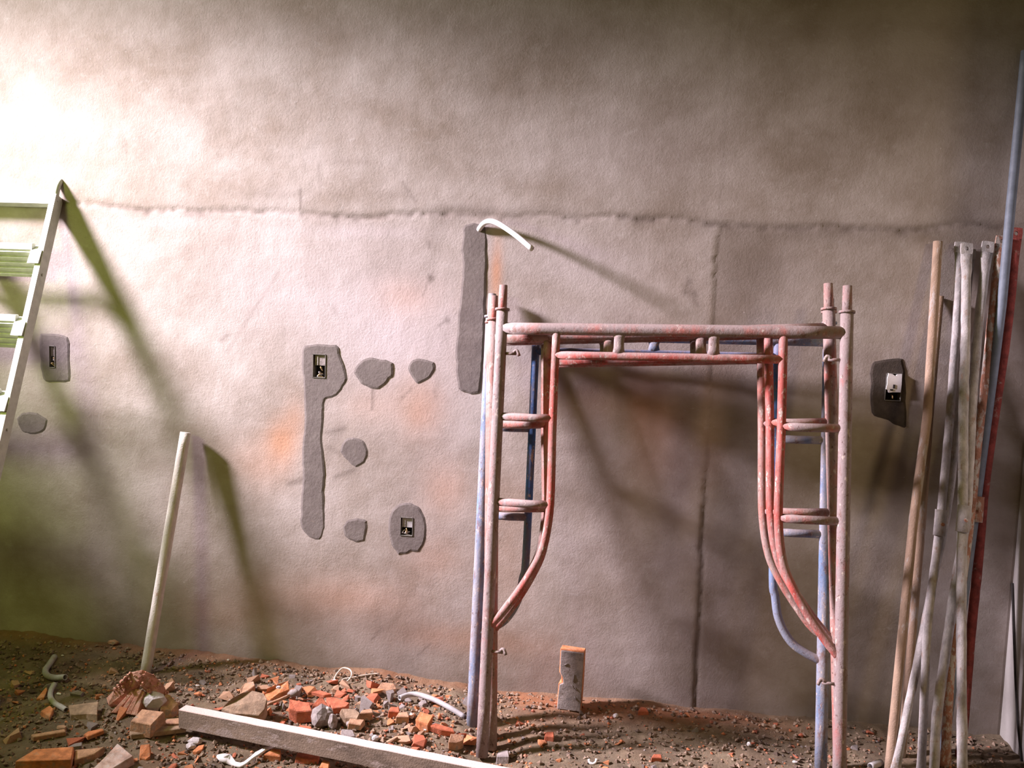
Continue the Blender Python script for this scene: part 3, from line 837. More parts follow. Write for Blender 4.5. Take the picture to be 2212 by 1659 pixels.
def brace(paths, mats, r, pivot, label, rough, seed, tabs=(0, 1)):
    root = to_floor(paths[0])[-1]
    e = empty('cross_brace', root, label, 'cross brace', 'folded cross braces leaning in the corner')
    for i, (path, m) in enumerate(zip(paths, mats)):
        p = to_floor(path)
        q = []
        for a, b in zip(p, p[1:]):
            n = max(2, int((b - a).length / 0.03))
            q += [a.lerp(b, j / n) for j in range(n)]
        q.append(p[-1])
        q = smooth_path(q[::4] + [q[-1]], 4)
        rad = []
        for v in q:
            d = (v - q[0]).length
            d2 = (v - q[-1]).length
            k = min(1, d / 0.09, d2 / 0.09)
            k = k * k * (3 - 2 * k)
            rad.append((r * (0.28 + 0.72 * k), r * (1.30 - 0.30 * k)))
        t = tube('brace_tube', [v - root for v in q], rad, m, e, 12, None, rough, seed + i)
        # flattened end with its bolt hole
        ax = (q[0] - q[3]).normalized()
        sx = Vector((1, 0, 0)) - ax * ax.x
        sx.normalize()
        nr = ax.cross(sx).normalized()
        c = q[0] + ax * 0.018
        V, F = [], []
        N = 16
        for lay in (-0.0042, 0.0042):
            for rad_, wd in ((0.0075, 0), (0.021, 1)):
                for s in range(N):
                    a = 2 * math.pi * s / N
                    u, w = math.cos(a), math.sin(a)
                    if wd:
                        mx = max(abs(u), abs(w))
                        u2, w2 = u / (mx ** 0.8), w / (mx ** 0.8)
                        V.append(c + sx * u2 * rad_ + ax * w2 * rad_ + nr * lay - root)
                    else:
                        V.append(c + sx * u * rad_ + ax * w * rad_ + nr * lay - root)
        for s in range(N):
            s2 = (s + 1) % N
            F += [[s, s2, N + s2, N + s], [2 * N + s2, 2 * N + s, 3 * N + s, 3 * N + s2], [N + s, N + s2, 3 * N + s2, 3 * N + s], [s2, s, 2 * N + s, 2 * N + s2]]
        mesh_obj('end_tab', V, F, m, t)
    pv = Vector(pivot) - root
    tube('pivot_sleeve', [pv + Vector((0.003, 0.008, .045)), pv, pv + Vector((-0.003, -0.008, -.045))], r * 1.38, mats[0], e, 12, None, rough, seed + 9)
    tube('pivot_bolt', [pv + Vector((0, 0.05, 0)), pv + Vector((0, -0.032, 0))], 0.006, 'rust_pipe', e, 8)


brace([[(1.1874, -0.03, 1.8271), (1.1764, -0.0836, 1.5655), (1.1563, -0.1527, 1.234), (1.1255, -0.2319, 0.8627), (1.0839, -0.3079, 0.5141), (1.066, -0.4151, 0.0419)], [(1.2265, -0.015, 1.8037), (1.2156, -0.0623, 1.5665), (1.1867, -0.1433, 1.167), (1.157, -0.2006, 0.8894), (1.1297, -0.2276, 0.7595), (1.0848, -0.2813, 0.5048), (0.9929, -0.3846, 0.0254)]],
      ['cement_pipe', 'cement_pipe'], 0.0145, [(1.1824, -0.045, 1.8262), (1.1229, -0.2397, 0.8644), (1.0656, -0.4163, 0.0425)][1], 'cement coated cross brace just right of the buff poles, thin flattened tops', 0.10, 11)
brace([[(1.1968, -0.07, 1.8203), (1.1919, -0.1347, 1.554), (1.1816, -0.2062, 1.2665), (1.1803, -0.2414, 1.1282), (1.1746, -0.3, 0.9019), (1.1688, -0.3538, 0.699), (1.1635, -0.4436, 0.3711), (1.1611, -0.5192, 0.1055)], [(1.2696, -0.06, 1.8295), (1.2601, -0.0781, 1.7454), (1.2396, -0.1193, 1.5554), (1.2192, -0.1743, 1.3062), (1.2128, -0.2062, 1.1642), (1.1999, -0.2673, 0.8959), (1.1596, -0.3245, 0.6483), (1.0996, -0.4226, 0.2356), (1.0916, -0.4635, 0.0696)]],
      ['cement_pipe', 'cement_pipe'], 0.0165, [(1.1901, -0.09, 1.819), (1.1738, -0.3118, 0.8997), (1.1604, -0.5208, 0.1063)][1], 'whitish crusted cross brace in the middle, its tubes crossing like a narrow X', 0.16, 21)
brace([[(1.3192, -0.05, 1.8514), (1.3093, -0.0646, 1.7474), (1.2937, -0.0916, 1.5568), (1.2823, -0.1154, 1.3887), (1.2559, -0.1511, 1.1383), (1.2431, -0.1841, 0.908), (1.1841, -0.272, 0.3011), (1.1797, -0.3161, 0.0021)], [(1.3751, -0.03, 1.8825), (1.365, -0.0562, 1.6442), (1.3508, -0.0749, 1.4747), (1.3358, -0.0913, 1.3253), (1.3216, -0.1056, 1.196), (1.3023, -0.1279, 0.9931), (1.2906, -0.1589, 0.7128), (1.2753, -0.1885, 0.446), (1.2633, -0.2231, 0.1353)]],
      ['rust_pipe', 'red_pipe'], 0.0165, [(1.3392, -0.06, 1.8712), (1.2662, -0.1723, 0.9069), (1.2304, -0.2613, 0.15)][1], 'rusty and red painted cross brace behind the long bluish pipe', 0.06, 31)

rod = tube('thin_rod', [(1.474, -0.215, floor_h(1.47, -.215)), (1.473, -0.16, 0.12), (1.473, -0.105, 0.28), (1.474, -0.048, 0.46), (1.475, -0.006, 0.60)], 0.0042, 'dark', None, 8)
tag(recentre(rod, (1.474, -0.215, 0.0)), 'thin dark rod leaning in the corner against the right wall', 'rod')

# ---------------------------------------------------------------- pole, broken block, timber on the rubble
pole('wooden_pole', [(-1.7939, -0.045, 1.0049), (-1.8364, -0.1209, 0.5426), (-1.8828, -0.2058, 0.0342)], 0.0215, 'pole', 'pale round pole leaning on the wall behind the broken clay block', 'pole', 0.03, 41, None, None)


def outline_prism(name, top, thick, m, parent=None, jit=0.0, bev=0.002, down=(0, 0, -1), seed=0):
    """top: 3D outline of the upper face; extruded by thick along down"""
    rnd = random.Random(seed + len(top))
    T = [Vector(p) for p in top]
    d = Vector(down).normalized() * thick
    bm = bmesh.new()
    a = [bm.verts.new(p) for p in T]
    b = [bm.verts.new(p + d + Vector((rnd.uniform(-1, 1), rnd.uniform(-1, 1), rnd.uniform(-.3, .3))) * jit) for p in T]
    n = len(T)
    bm.faces.new(a)
    bm.faces.new(b[::-1])
    for i in range(n):
        j = (i + 1) % n
        bm.faces.new((a[j], a[i], b[i], b[j]))
    bmesh.ops.recalc_face_normals(bm, faces=bm.faces)
    if bev:
        bmesh.ops.bevel(bm, geom=list(bm.edges), offset=bev, segments=1, affect='EDGES', profile=0.6)
    return bm_obj(name, bm, m, parent)


def slab_thing(name, top, thick, m, label, cat, group=None, seed=0):
    o = outline_prism(name, top, thick, m, None, thick * 0.15, 0.0022, seed=seed)
    c = sum((Vector(p) for p in top), Vector()) / len(top)
    tag(recentre(o, (c.x, c.y, c.z - thick)), label, cat, group)
    return o


# broken hollow clay block: two outer shells, ribs inside, crumbled top
cb = Vector((-1.7168, -0.6016, 0.055))
blk = empty('broken_clay_block', cb, 'crumbling hollow clay block with exposed ribs at the foot of the pale pole', 'brick')
left = [Vector(p) - cb for p in [(-1.8452, -0.5536, 0.0882), (-1.8277, -0.5709, 0.0675), (-1.7685, -0.5827, 0.1114), (-1.7116, -0.5946, 0.1616), (-1.6998, -0.5965, 0.1911), (-1.7247, -0.5932, 0.2117), (-1.7554, -0.6048, 0.1827), (-1.7948, -0.5803, 0.1394)]]
outline_prism('left_shell', left, 0.03, 'clay', blk, 0.006, 0.003, (0.3, 0.6, -0.6))
right = [Vector(p) - cb for p in [(-1.7247, -0.5932, 0.2117), (-1.6956, -0.6041, 0.1843), (-1.686, -0.5928, 0.1666), (-1.6586, -0.5878, 0.141), (-1.6347, -0.5663, 0.1182), (-1.6134, -0.5322, 0.1123), (-1.6306, -0.5404, 0.1529), (-1.6633, -0.5529, 0.1937), (-1.6881, -0.5792, 0.2196)]]
outline_prism('right_shell', right, 0.03, 'clay', blk, 0.006, 0.003, (-0.2, 0.6, -0.6))
for i, (a, b, w) in enumerate([((-1.7135, -0.585, 0.1487), (-1.783, -0.6072, 0.06), 7), ((-1.7024, -0.5888, 0.1478), (-1.7514, -0.6093, 0.0639), 7), ((-1.6916, -0.5923, 0.1469), (-1.7235, -0.6148, 0.0639), 7), ((-1.6848, -0.5887, 0.1424), (-1.6994, -0.6167, 0.0635), 8), ((-1.6776, -0.5824, 0.1335), (-1.6849, -0.6014, 0.0666), 7)]):
    a, b = Vector(a) - cb, Vector(b) - cb
    s = Vector((w * 0.0011, 0, 0))
    outline_prism('rib', [a - s, b - s * 1.6, b + s * 1.2, a + s], 0.035, 'clay', blk, 0.003, 0.002, (0.1, 0.8, -0.5), seed=i)
rnd = random.Random(5)
cr = []
for i in range(170):
    t = rnd.random()
    base = left if i % 2 else right
    a, b, c = rnd.choice(base), rnd.choice(base), rnd.choice(base)
    u = rnd.random() * 0.6
    p = a.lerp(b, u).lerp(c, rnd.random() * 0.3) + Vector((0, rnd.uniform(-.003, .006), rnd.uniform(-.002, .004)))
    if p.z < 0.06:
        continue
    s = rnd.uniform(.0018, .0048)
    v, f = box_geo((-s, -s * .8, -s * .7), (s, s * .8, s * .7))
    mt = Matrix.Translation(p) @ Matrix.Rotation(rnd.random() * 3, 4, 'Z') @ Matrix.Rotation(rnd.random() * 3, 4, 'X')
    cr.append(([mt @ Vector(q) for q in v], f))
cro = mesh_obj('crumbs', *join_geo(cr), 'clay', blk)
cro['kind'] = 'stuff'

# long timber across the front, pale cement dust on top
tA, tB = Vector((-1.5124, -0.6531, 0.118)), Vector((-0.5211, -0.8342, 0.118))
tdir = (tB - tA).normalized()
tlen = (tB - tA).length * 1.26
tback = Vector((-tdir.y, tdir.x, 0))
V, F = [], []
nseg = 24
for i in range(nseg + 1):
    o = tA + tdir * (tlen * i / nseg)
    w = 0.043 + 0.0015 * noise.noise(Vector((i * .7, 2, 0)))
    hz = 0.0012 * noise.noise(Vector((i * .9, 7, 0)))
    for a, z in ((0.0, -0.066), (0.0, -0.002), (0.002, 0), (w - .002, 0), (w, -.002), (w, -.066)):
        V.append(o + tback * a + Vector((0, 0, z + hz)))
for i in range(nseg):
    for s in range(6):
        s2 = (s + 1) % 6
        F.append([i * 6 + s, i * 6 + s2, (i + 1) * 6 + s2, (i + 1) * 6 + s][::-1])
F += [list(range(6)), [nseg * 6 + s for s in range(6)][::-1]]
bm = bmesh.new()
bv = [bm.verts.new(q) for q in V]
for q in F:
    bm.faces.new([bv[j] for j in q])
tm = bm_obj('timber', bm, 'timber')
tag(recentre(tm, tA - Vector((0, 0, .066))), 'long square timber with a pale dusty top lying across the rubble', 'timber')

# brick standing on end by the wall, cement on its face
bb = Vector((-0.166, -0.1569, 0.0158))
bw, bh, bt = 0.094, 0.232, 0.055
e = empty('standing_brick', bb, 'brick stood on end against the wall, grey cement on its face', 'brick')
e.rotation_euler = (-0.10, 0.01, -0.06)
ol = [(-bw / 2, 0), (bw / 2, 0), (bw / 2 + .001, bh * .5), (bw / 2, bh), (-bw / 2, bh * 1.015), (-bw / 2 + .001, bh * .62), (-bw / 2 + .010, bh * .56), (-bw / 2 + .011, bh * .45), (-bw / 2 + .001, bh * .43), (-bw / 2, bh * .2)]
outline_prism('brick_body', [(a, 0.004, b) for a, b in ol], bt, 'brick', e, 0.001, 0.002, (0, 1, 0))
ol2 = [(-bw / 2 + .002, .004), (bw / 2 - .001, .002), (bw / 2 - .001, bh * .985), (-bw / 2 + .004, bh * .99), (-bw / 2 + .006, bh * .62), (-bw / 2 + .018, bh * .55), (-bw / 2 + .020, bh * .45), (-bw / 2 + .006, bh * .42)]
outline_prism('cement_face', [(a, -0.007, b) for a, b in ol2], 0.012, 'grey', e, 0.001, 0.002, (0, 1, 0))['label'] = 'grey cement coating'
for i, (a, b, l_, an) in enumerate([(.012, .115, .03, 1.5), (.004, .105, .025, -.8), (.018, .098, .02, -.9), (-.028, .175, .018, .5), (.02, .06, .02, -.9)]):
    d = Vector((math.cos(an), 0, math.sin(an))) * l_
    p = Vector((a, -.0085, b))
    tube('cement_ridge', [p, p + d * .5 + Vector((0, -.001, 0)), p + d], [.0012, .003, .001], 'grey', e, 6)

# conduit offcuts and the wire loop
def bent(name, pts, r, m, label, cat, inner=0.76, n=6):
    p = smooth_path(pts, n)
    o = tube(name, p, r, m, None, 12, inner)
    lo = min(p, key=lambda q: q.z)
    tag(recentre(o, (lo.x, lo.y, lo.z - r)), label, cat)


bent('conduit_offcut', [(-2.3115, -0.1556, 0.0499), (-2.2988, -0.2122, 0.0377), (-2.2859, -0.2559, 0.0329), (-2.2489, -0.2991, 0.0326), (-2.1989, -0.3293, 0.0399), (-2.1387, -0.3491, 0.0553)], 0.0120, 'conduit', 'grey bent conduit offcut with an open end, farther of the pair by the ladder side', 'conduit')
bent('conduit_offcut', [(-2.151, -0.4016, 0.048), (-2.1372, -0.4428, 0.0408), (-2.1054, -0.4934, 0.04), (-2.0531, -0.5469, 0.0449), (-2.0086, -0.5755, 0.0475), (-1.9748, -0.5966, 0.0478)], 0.0098, 'conduit', 'pale curved conduit offcut touching the L shaped brown slab', 'conduit')
bent('conduit_offcut', [(-0.8148, -0.2531, 0.049), (-0.7881, -0.2199, 0.05), (-0.7547, -0.2135, 0.0521), (-0.6886, -0.2379, 0.0502), (-0.6204, -0.2681, 0.0384), (-0.5506, -0.2927, 0.0158)], 0.0100, 'conduit', 'long grey conduit offcut arching over the rubble beside the scaffold leg', 'conduit')
bent('wire_loop', [(-1.113, -0.1379, 0.0411), (-1.114, -0.1237, 0.0544), (-1.1065, -0.0936, 0.068), (-1.0935, -0.0798, 0.0753), (-1.0652, -0.0895, 0.0758), (-1.0487, -0.1113, 0.0686), (-1.0497, -0.1323, 0.0559), (-1.0649, -0.1442, 0.0441), (-1.0809, -0.142, 0.0398), (-1.0825, -0.1129, 0.043), (-1.0518, -0.0996, 0.0461), (-1.0019, -0.072, 0.0507), (-0.9497, -0.0501, 0.0522)], 0.0032, 'wire_loop', 'pale looped wire with a white end lying near the wall', 'wire', None, 5)
o = bpy.data.objects['wire_loop']
wl = Vector((-1.1106, -0.1452, 0.0405)) - Vector(o.location)
tube('wire_end', [wl + Vector((0, 0, -.004)), wl + Vector((0, -.002, .010))], 0.008, 'white', o, 8)['label'] = 'white clip on the wire end'
bent('grey_stick', [(-1.2681, -0.4568, 0.0718), (-1.2375, -0.4256, 0.0769), (-1.2107, -0.3779, 0.0784)], 0.0055, 'tan', 'thin stick ending in a grey cement knob near the white pebbled brick', 'stick', None, 3)
o = bpy.data.objects['grey_stick']
p0 = Vector((-1.2029, -0.3549, 0.0764)) - Vector(o.location)
tube('cement_knob', [p0 + Vector((-.022, 0, -.006)), p0 + Vector((-.008, 0, 0)), p0 + Vector((.008, 0, .004)), p0 + Vector((.022, 0, .002))], [.006, .014, .015, .007], 'grey', o, 10, None, .2)

# torn white plastic strip
strip = [(-1.3156, -0.7661, 0.0228), (-1.2899, -0.7863, 0.0307), (-1.275, -0.7759, 0.022), (-1.247, -0.7909, 0.0147), (-1.2223, -0.799, 0.0149), (-1.2088, -0.7855, 0.0174), (-1.1995, -0.7615, 0.0223), (-1.1885, -0.7332, 0.0255), (-1.1738, -0.7048, 0.0292), (-1.148, -0.6609, 0.025)]
wd = [.004, .015, .017, .008, .010, .007, .006, .009, .006, .002]
V, F = [], []
P_ = [Vector(p) for p in strip]
for i, p in enumerate(P_):
    t = (P_[min(i + 1, len(P_) - 1)] - P_[max(i - 1, 0)]).normalized()
    s = Vector((-t.y, t.x, 0.35)).normalized()
    for kx, kz in ((-1, 0), (-.35, .006), (.35, -.004), (1, .004)):
        V.append(p + s * wd[i] * kx + Vector((0, 0, kz)))
for i in range(len(P_) - 1):
    for s in range(3):
        F.append([i * 4 + s, i * 4 + s + 1, i * 4 + s + 5, i * 4 + s + 4])
o = mesh_obj('plastic_strip', V, F, 'white', smooth=True)
sm = o.modifiers.new('thickness', 'SOLIDIFY')
sm.thickness = 0.0015
tag(recentre(o, P_[4]), 'torn white plastic strip lying in front of the timber', 'plastic')

# ---------------------------------------------------------------- notable pieces of rubble
def T(px, thick, m, label, cat='brick', name='brick_fragment', seed=0):
    slab_thing(name, px, thick, m, label, cat, None, seed)


T([(-1.9161, -0.9626, 0.0464), (-1.9029, -0.8823, 0.0486), (-1.7901, -0.841, 0.049), (-1.7525, -0.913, 0.0438)], .045, 'brick', 'largest flat orange brick piece, lying at the near left by itself')
T([(-1.7889, -0.8352, 0.0349), (-1.7328, -0.8232, 0.0394), (-1.6942, -0.8096, 0.043), (-1.7114, -0.8447, 0.0327), (-1.7607, -0.885, 0.0256)], .03, 'tan', 'brownish orange wedge butting against the largest flat brick piece')
T([(-1.6468, -0.8162, 0.0623), (-1.5714, -0.8501, 0.0413), (-1.6021, -0.9315, 0.0338), (-1.6631, -0.9473, 0.0327), (-1.6539, -0.8851, 0.0459)], .035, 'pink', 'pinkish plastered slab tilted in the near left rubble', 'rubble slab', 'plaster_slab')
T([(-1.9652, -0.5973, 0.0683), (-1.8631, -0.5721, 0.0806), (-1.8258, -0.6425, 0.0669), (-1.8656, -0.6356, 0.0635), (-1.8726, -0.6329, 0.0616), (-1.9287, -0.643, 0.0557)], .028, 'slab', 'wide brown slab left of the crumbling clay block', 'rubble slab', 'earth_slab')
T([(-2.0598, -0.619, 0.0483), (-2.0416, -0.5917, 0.0587), (-2.0136, -0.6147, 0.0594), (-1.9989, -0.656, 0.0482)], .02, 'brick', 'bright orange triangular brick chip below the pale conduit offcut')
T([(-2.161, -0.4978, 0.0314), (-2.1718, -0.4483, 0.0363), (-2.1841, -0.3957, 0.0388), (-2.1575, -0.4354, 0.0395), (-2.1332, -0.4886, 0.0372)], .014, 'brick', 'slim orange brick sliver left of the pale conduit offcut')
T([(-1.9916, -0.7732, 0.0393), (-1.901, -0.7191, 0.0424), (-1.8885, -0.7329, 0.04), (-1.9738, -0.7866, 0.0374)], .018, 'tan', 'long narrow brown strip lying behind the largest flat brick piece', 'brick', 'brick_strip')
T([(-1.8188, -0.7392, 0.0397), (-1.811, -0.724, 0.0449), (-1.7662, -0.7065, 0.0511), (-1.7571, -0.7158, 0.0496), (-1.7965, -0.7474, 0.039)], .016, 'brick', 'tapering salmon brick splinter left of the squarish tan brick')
T([(-1.6608, -0.7096, 0.0894), (-1.6495, -0.6526, 0.1085), (-1.5718, -0.6418, 0.1006), (-1.5836, -0.7099, 0.0818)], .050, 'tan', 'squarish tan brick lying in front of the crumbling clay block')
T([(-1.6198, -0.5675, 0.1061), (-1.6205, -0.5391, 0.1199), (-1.6047, -0.542, 0.1173), (-1.5632, -0.5533, 0.091), (-1.5748, -0.5789, 0.077), (-1.6125, -0.5946, 0.0841)], .04, 'tan', 'dusty brick slab leaning beside the pale mortar lump')
T([(-1.58, -0.6428, 0.0576), (-1.5722, -0.6177, 0.0638), (-1.5358, -0.5999, 0.0625), (-1.5228, -0.6254, 0.0532)], .02, 'tan', 'flat brick piece under the left end of the timber')
T([(-1.667, -0.7078, 0.0561), (-1.6427, -0.6868, 0.0586), (-1.5031, -0.63, 0.0521), (-1.4903, -0.6418, 0.0486), (-1.5859, -0.6963, 0.0483), (-1.65, -0.7287, 0.0493)], .018, 'slab', 'long flat brown strip in front of the squarish tan brick', 'rubble slab', 'earth_slab')
T([(-1.5839, -0.7833, 0.0474), (-1.5526, -0.7764, 0.0504), (-1.5367, -0.8026, 0.0192), (-1.5432, -0.8181, 0.0166), (-1.5683, -0.8175, 0.0203)], .03, 'brick', 'upright orange brick piece beside the pinkish slab')
T([(-1.4164, -0.7459, 0.0224), (-1.4107, -0.7131, 0.0266), (-1.3909, -0.7017, 0.0279), (-1.3857, -0.73, 0.0241), (-1.3996, -0.7462, 0.0209)], .014, 'brick', 'small orange piece between the two white pebbles and the timber')
T([(-1.3727, -0.5295, 0.119), (-1.3459, -0.5103, 0.1324), (-1.3123, -0.4852, 0.1351), (-1.2669, -0.4876, 0.1297), (-1.2458, -0.5088, 0.118), (-1.2459, -0.5294, 0.0888), (-1.2602, -0.5453, 0.072), (-1.36, -0.5572, 0.0768), (-1.4033, -0.5469, 0.0855)], .06, 'slab', 'big grey brown slab behind the left half of the timber', 'rubble slab', 'earth_slab')
T([(-1.3044, -0.3633, 0.0928), (-1.2523, -0.2785, 0.0931), (-1.2328, -0.3194, 0.0731), (-1.2591, -0.361, 0.0721), (-1.277, -0.4033, 0.0653), (-1.3095, -0.3727, 0.0708)], .025, 'brick', 'orange brick with a white pebble on it, nearest the wall')
T([(-1.4003, -0.3932, 0.0932), (-1.4022, -0.3462, 0.0951), (-1.3764, -0.3191, 0.0953), (-1.3567, -0.3529, 0.0946), (-1.3698, -0.3914, 0.088), (-1.3878, -0.4132, 0.083)], .025, 'tan', 'dusty brick chunk behind the big grey brown slab')
T([(-1.1679, -0.5004, 0.0865), (-1.1778, -0.461, 0.1033), (-1.102, -0.4649, 0.0996), (-1.082, -0.491, 0.0815), (-1.1381, -0.5, 0.075)], .045, 'red_brick', 'red brick block right of the big grey brown slab')
T([(-1.1608, -0.2768, 0.0539), (-1.134, -0.2572, 0.0554), (-1.0798, -0.2741, 0.0526), (-1.1059, -0.2846, 0.0492)], .014, 'red_brick', 'thin red brick flake lying toward the wall', 'brick')
T([(-1.0994, -0.4415, 0.077), (-1.0798, -0.4172, 0.1037), (-1.0659, -0.4157, 0.099), (-1.0346, -0.4333, 0.0687)], .03, 'red_brick', 'pointed red brick shard standing behind the round grey stone')
T([(-1.0675, -0.3786, 0.0845), (-1.0383, -0.3689, 0.0847), (-0.9719, -0.3854, 0.0746), (-0.9789, -0.4081, 0.0697), (-1.0245, -0.4318, 0.069)], .025, 'red_brick', 'flat red brick plate right of the pointed shard')
T([(-0.981, -0.4855, 0.0796), (-0.9798, -0.4623, 0.0868), (-0.9345, -0.4504, 0.0857), (-0.9088, -0.4658, 0.0775), (-0.9124, -0.4876, 0.0661), (-0.9579, -0.4914, 0.0636)], .035, 'slab', 'brown block right of the round grey stone', 'rubble slab', 'earth_slab')
T([(-0.9144, -0.4521, 0.0689), (-0.9125, -0.4293, 0.0729), (-0.8822, -0.406, 0.0706), (-0.8711, -0.4261, 0.0647)], .03, 'tan', 'little tan block right of the brown block')
T([(-0.9377, -0.5172, 0.06), (-0.9392, -0.4908, 0.0668), (-0.888, -0.4761, 0.0596), (-0.8922, -0.5084, 0.0533)], .022, 'tan', 'orange tan piece behind the small round stone')
T([(-0.9434, -0.5855, 0.0574), (-0.9457, -0.568, 0.0625), (-0.9062, -0.5642, 0.0611), (-0.8891, -0.5864, 0.0494), (-0.9217, -0.6004, 0.048)], .03, 'grey', 'grey block touching the back of the timber', 'rubble slab', 'mortar_lump')
T([(-1.1183, -0.5476, 0.0415), (-1.1103, -0.5366, 0.0475), (-1.0674, -0.5407, 0.0483), (-1.0605, -0.5502, 0.0431)], .02, 'red_brick', 'red brick strip just behind the timber middle')
T([(-0.9246, -0.1753, 0.0469), (-0.9168, -0.1355, 0.0555), (-0.8724, -0.1232, 0.0505), (-0.8534, -0.144, 0.0361), (-0.8831, -0.1676, 0.0359)], .018, 'tan', 'brown orange slab lying apart near the wall')
T([(-0.8234, -0.3877, 0.0571), (-0.8218, -0.3605, 0.063), (-0.7924, -0.35, 0.0592), (-0.7834, -0.3776, 0.0527)], .026, 'red_brick', 'reddish cube below the open end of the long conduit')
T([(-0.7872, -0.4182, 0.053), (-0.7814, -0.3934, 0.06), (-0.7525, -0.382, 0.0593), (-0.7397, -0.405, 0.0514)], .028, 'tan', 'tan chunk in front of the reddish cube')
T([(-0.7102, -0.4348, 0.0573), (-0.6992, -0.4016, 0.0749), (-0.6462, -0.413, 0.0691), (-0.6608, -0.446, 0.0461), (-0.6952, -0.4387, 0.05)], .035, 'brick', 'clean orange brick piece under the arching conduit')
T([(-0.6615, -0.4424, 0.0426), (-0.6383, -0.4223, 0.046), (-0.5726, -0.4214, 0.0324), (-0.5634, -0.4322, 0.0226), (-0.6131, -0.442, 0.0312)], .022, 'red_brick', 'long red brick piece right of the clean orange one')
T([(-0.5714, -0.5125, 0.0207), (-0.5702, -0.4695, 0.0345), (-0.5233, -0.446, 0.0243), (-0.5249, -0.4724, 0.0125), (-0.5461, -0.4945, 0.0109)], .03, 'tan', 'brown brick piece close to the left scaffold leg')
T([(-1.1725, -0.724, 0.0225), (-1.1461, -0.6997, 0.0361), (-1.1195, -0.7001, 0.0356), (-1.1125, -0.7175, 0.0186)], .026, 'brick', 'orange brick lump beside the tip of the white plastic strip')
T([(-1.0582, -0.7223, 0.0198), (-1.0615, -0.696, 0.0277), (-0.9815, -0.6996, 0.0325), (-0.9769, -0.7221, 0.0246)], .02, 'red_brick', 'flat red brick in front of the timber middle')
T([(-0.9592, -0.7639, 0.0218), (-0.958, -0.7301, 0.0306), (-0.933, -0.7373, 0.0302), (-0.9264, -0.7662, 0.0199)], .02, 'brick', 'small orange brick corner at the near edge before the timber')
T([(-0.2377, -0.4005, 0.0231), (-0.233, -0.3818, 0.0322), (-0.2062, -0.3778, 0.0328), (-0.2024, -0.3992, 0.0224)], .022, 'red_brick', 'lone orange cube between the scaffold legs in front of the standing brick')
T([(-0.3927, -0.5343, -0.002), (-0.3927, -0.5009, 0.0051), (-0.3558, -0.5058, 0.0112), (-0.3483, -0.5357, 0.0031)], .03, 'grey', 'grey cement block right of the left scaffold leg', 'rubble slab', 'mortar_lump')
T([(0.1454, -0.4815, 0.0217), (0.1536, -0.4633, 0.0269), (0.1796, -0.4553, 0.0254), (0.1825, -0.4739, 0.0198)], .018, 'red_brick', 'red brick bit midway between the scaffold legs')
T([(0.1007, -0.1497, 0.0355), (0.1111, -0.1291, 0.0458), (0.1324, -0.1319, 0.0453), (0.1433, -0.1453, 0.0338)], .018, 'red_brick', 'crumbly red bit on the dusty ledge by the wall')


def stone(name, c, s, m, label, cat, seed, group=None, flat=0.75):
    bm = bmesh.new()
    bmesh.ops.create_icosphere(bm, subdivisions=2, radius=1.0)
    for v in bm.verts:
        q = 1 + 0.30 * noise.noise(v.co * 1.3 + Vector((seed, 0, 0))) + 0.12 * noise.noise(v.co * 3.4 + Vector((0, seed, 0)))
        v.co = Vector((v.co.x * s[0], v.co.y * s[1], v.co.z * s[2])) * q
    o = bm_obj(name, bm, m)
    o.location = (c[0], c[1], c[2] + s[2] * flat)
    tag(o, label, cat, group)
    return o


stone('grey_stone', (-1.045, -0.4945, 0.0322), (.042, .036, .044), 'grey', 'biggest round grey stone behind the timber', 'stone', 1.0)
stone('grey_stone', (-0.9991, -0.5071, 0.0321), (.018, .02, .032), 'grey', 'dark narrow stone hugging the biggest round stone', 'stone', 2.0)
stone('grey_stone', (-0.9374, -0.4888, 0.0328), (.018, .016, .014), 'grey', 'small smooth round stone behind the timber', 'stone', 3.0)
stone('mortar_lump', (-1.6518, -0.5743, 0.0783), (.045, .028, .034), 'pale', 'pale grey mortar lump against the clay block', 'mortar lump', 4.0)
stone('white_pebble', (-1.4329, -0.6882, 0.0189), (.024, .016, .012), 'pale', 'larger pale pebble below the timber end', 'stone', 5.0)
stone('white_pebble', (-1.4373, -0.7137, 0.0143), (.018, .012, .010), 'pale', 'smaller pale pebble in front of the larger one', 'stone', 6.0)
stone('white_pebble', (-1.2593, -0.3614, 0.0942), (.010, .007, .006), 'pale', 'white pebble resting on the orange brick', 'stone', 7.0)
stone('grey_stone', (-0.7233, -0.2421, 0.0191), (.018, .015, .014), 'grey', 'grey stone under the arch of the long conduit', 'stone', 8.0)
stone('grey_stone', (-0.8302, -0.5433, 0.0173), (.014, .012, .012), 'pale', 'pale stone touching the back of the timber toward the scaffold', 'stone', 9.0)
stone('grey_stone', (-2.1316, -0.0175, 0.0648), (.022, .014, .012), 'tan', 'lone pale clod at the wall foot left of the pole', 'stone', 10.0)
stone('grey_stone', (0.0169, -0.1718, 0.0118), (.010, .008, .010), 'pale', 'pale pebble on the dusty ledge right of the standing brick', 'stone', 11.0)
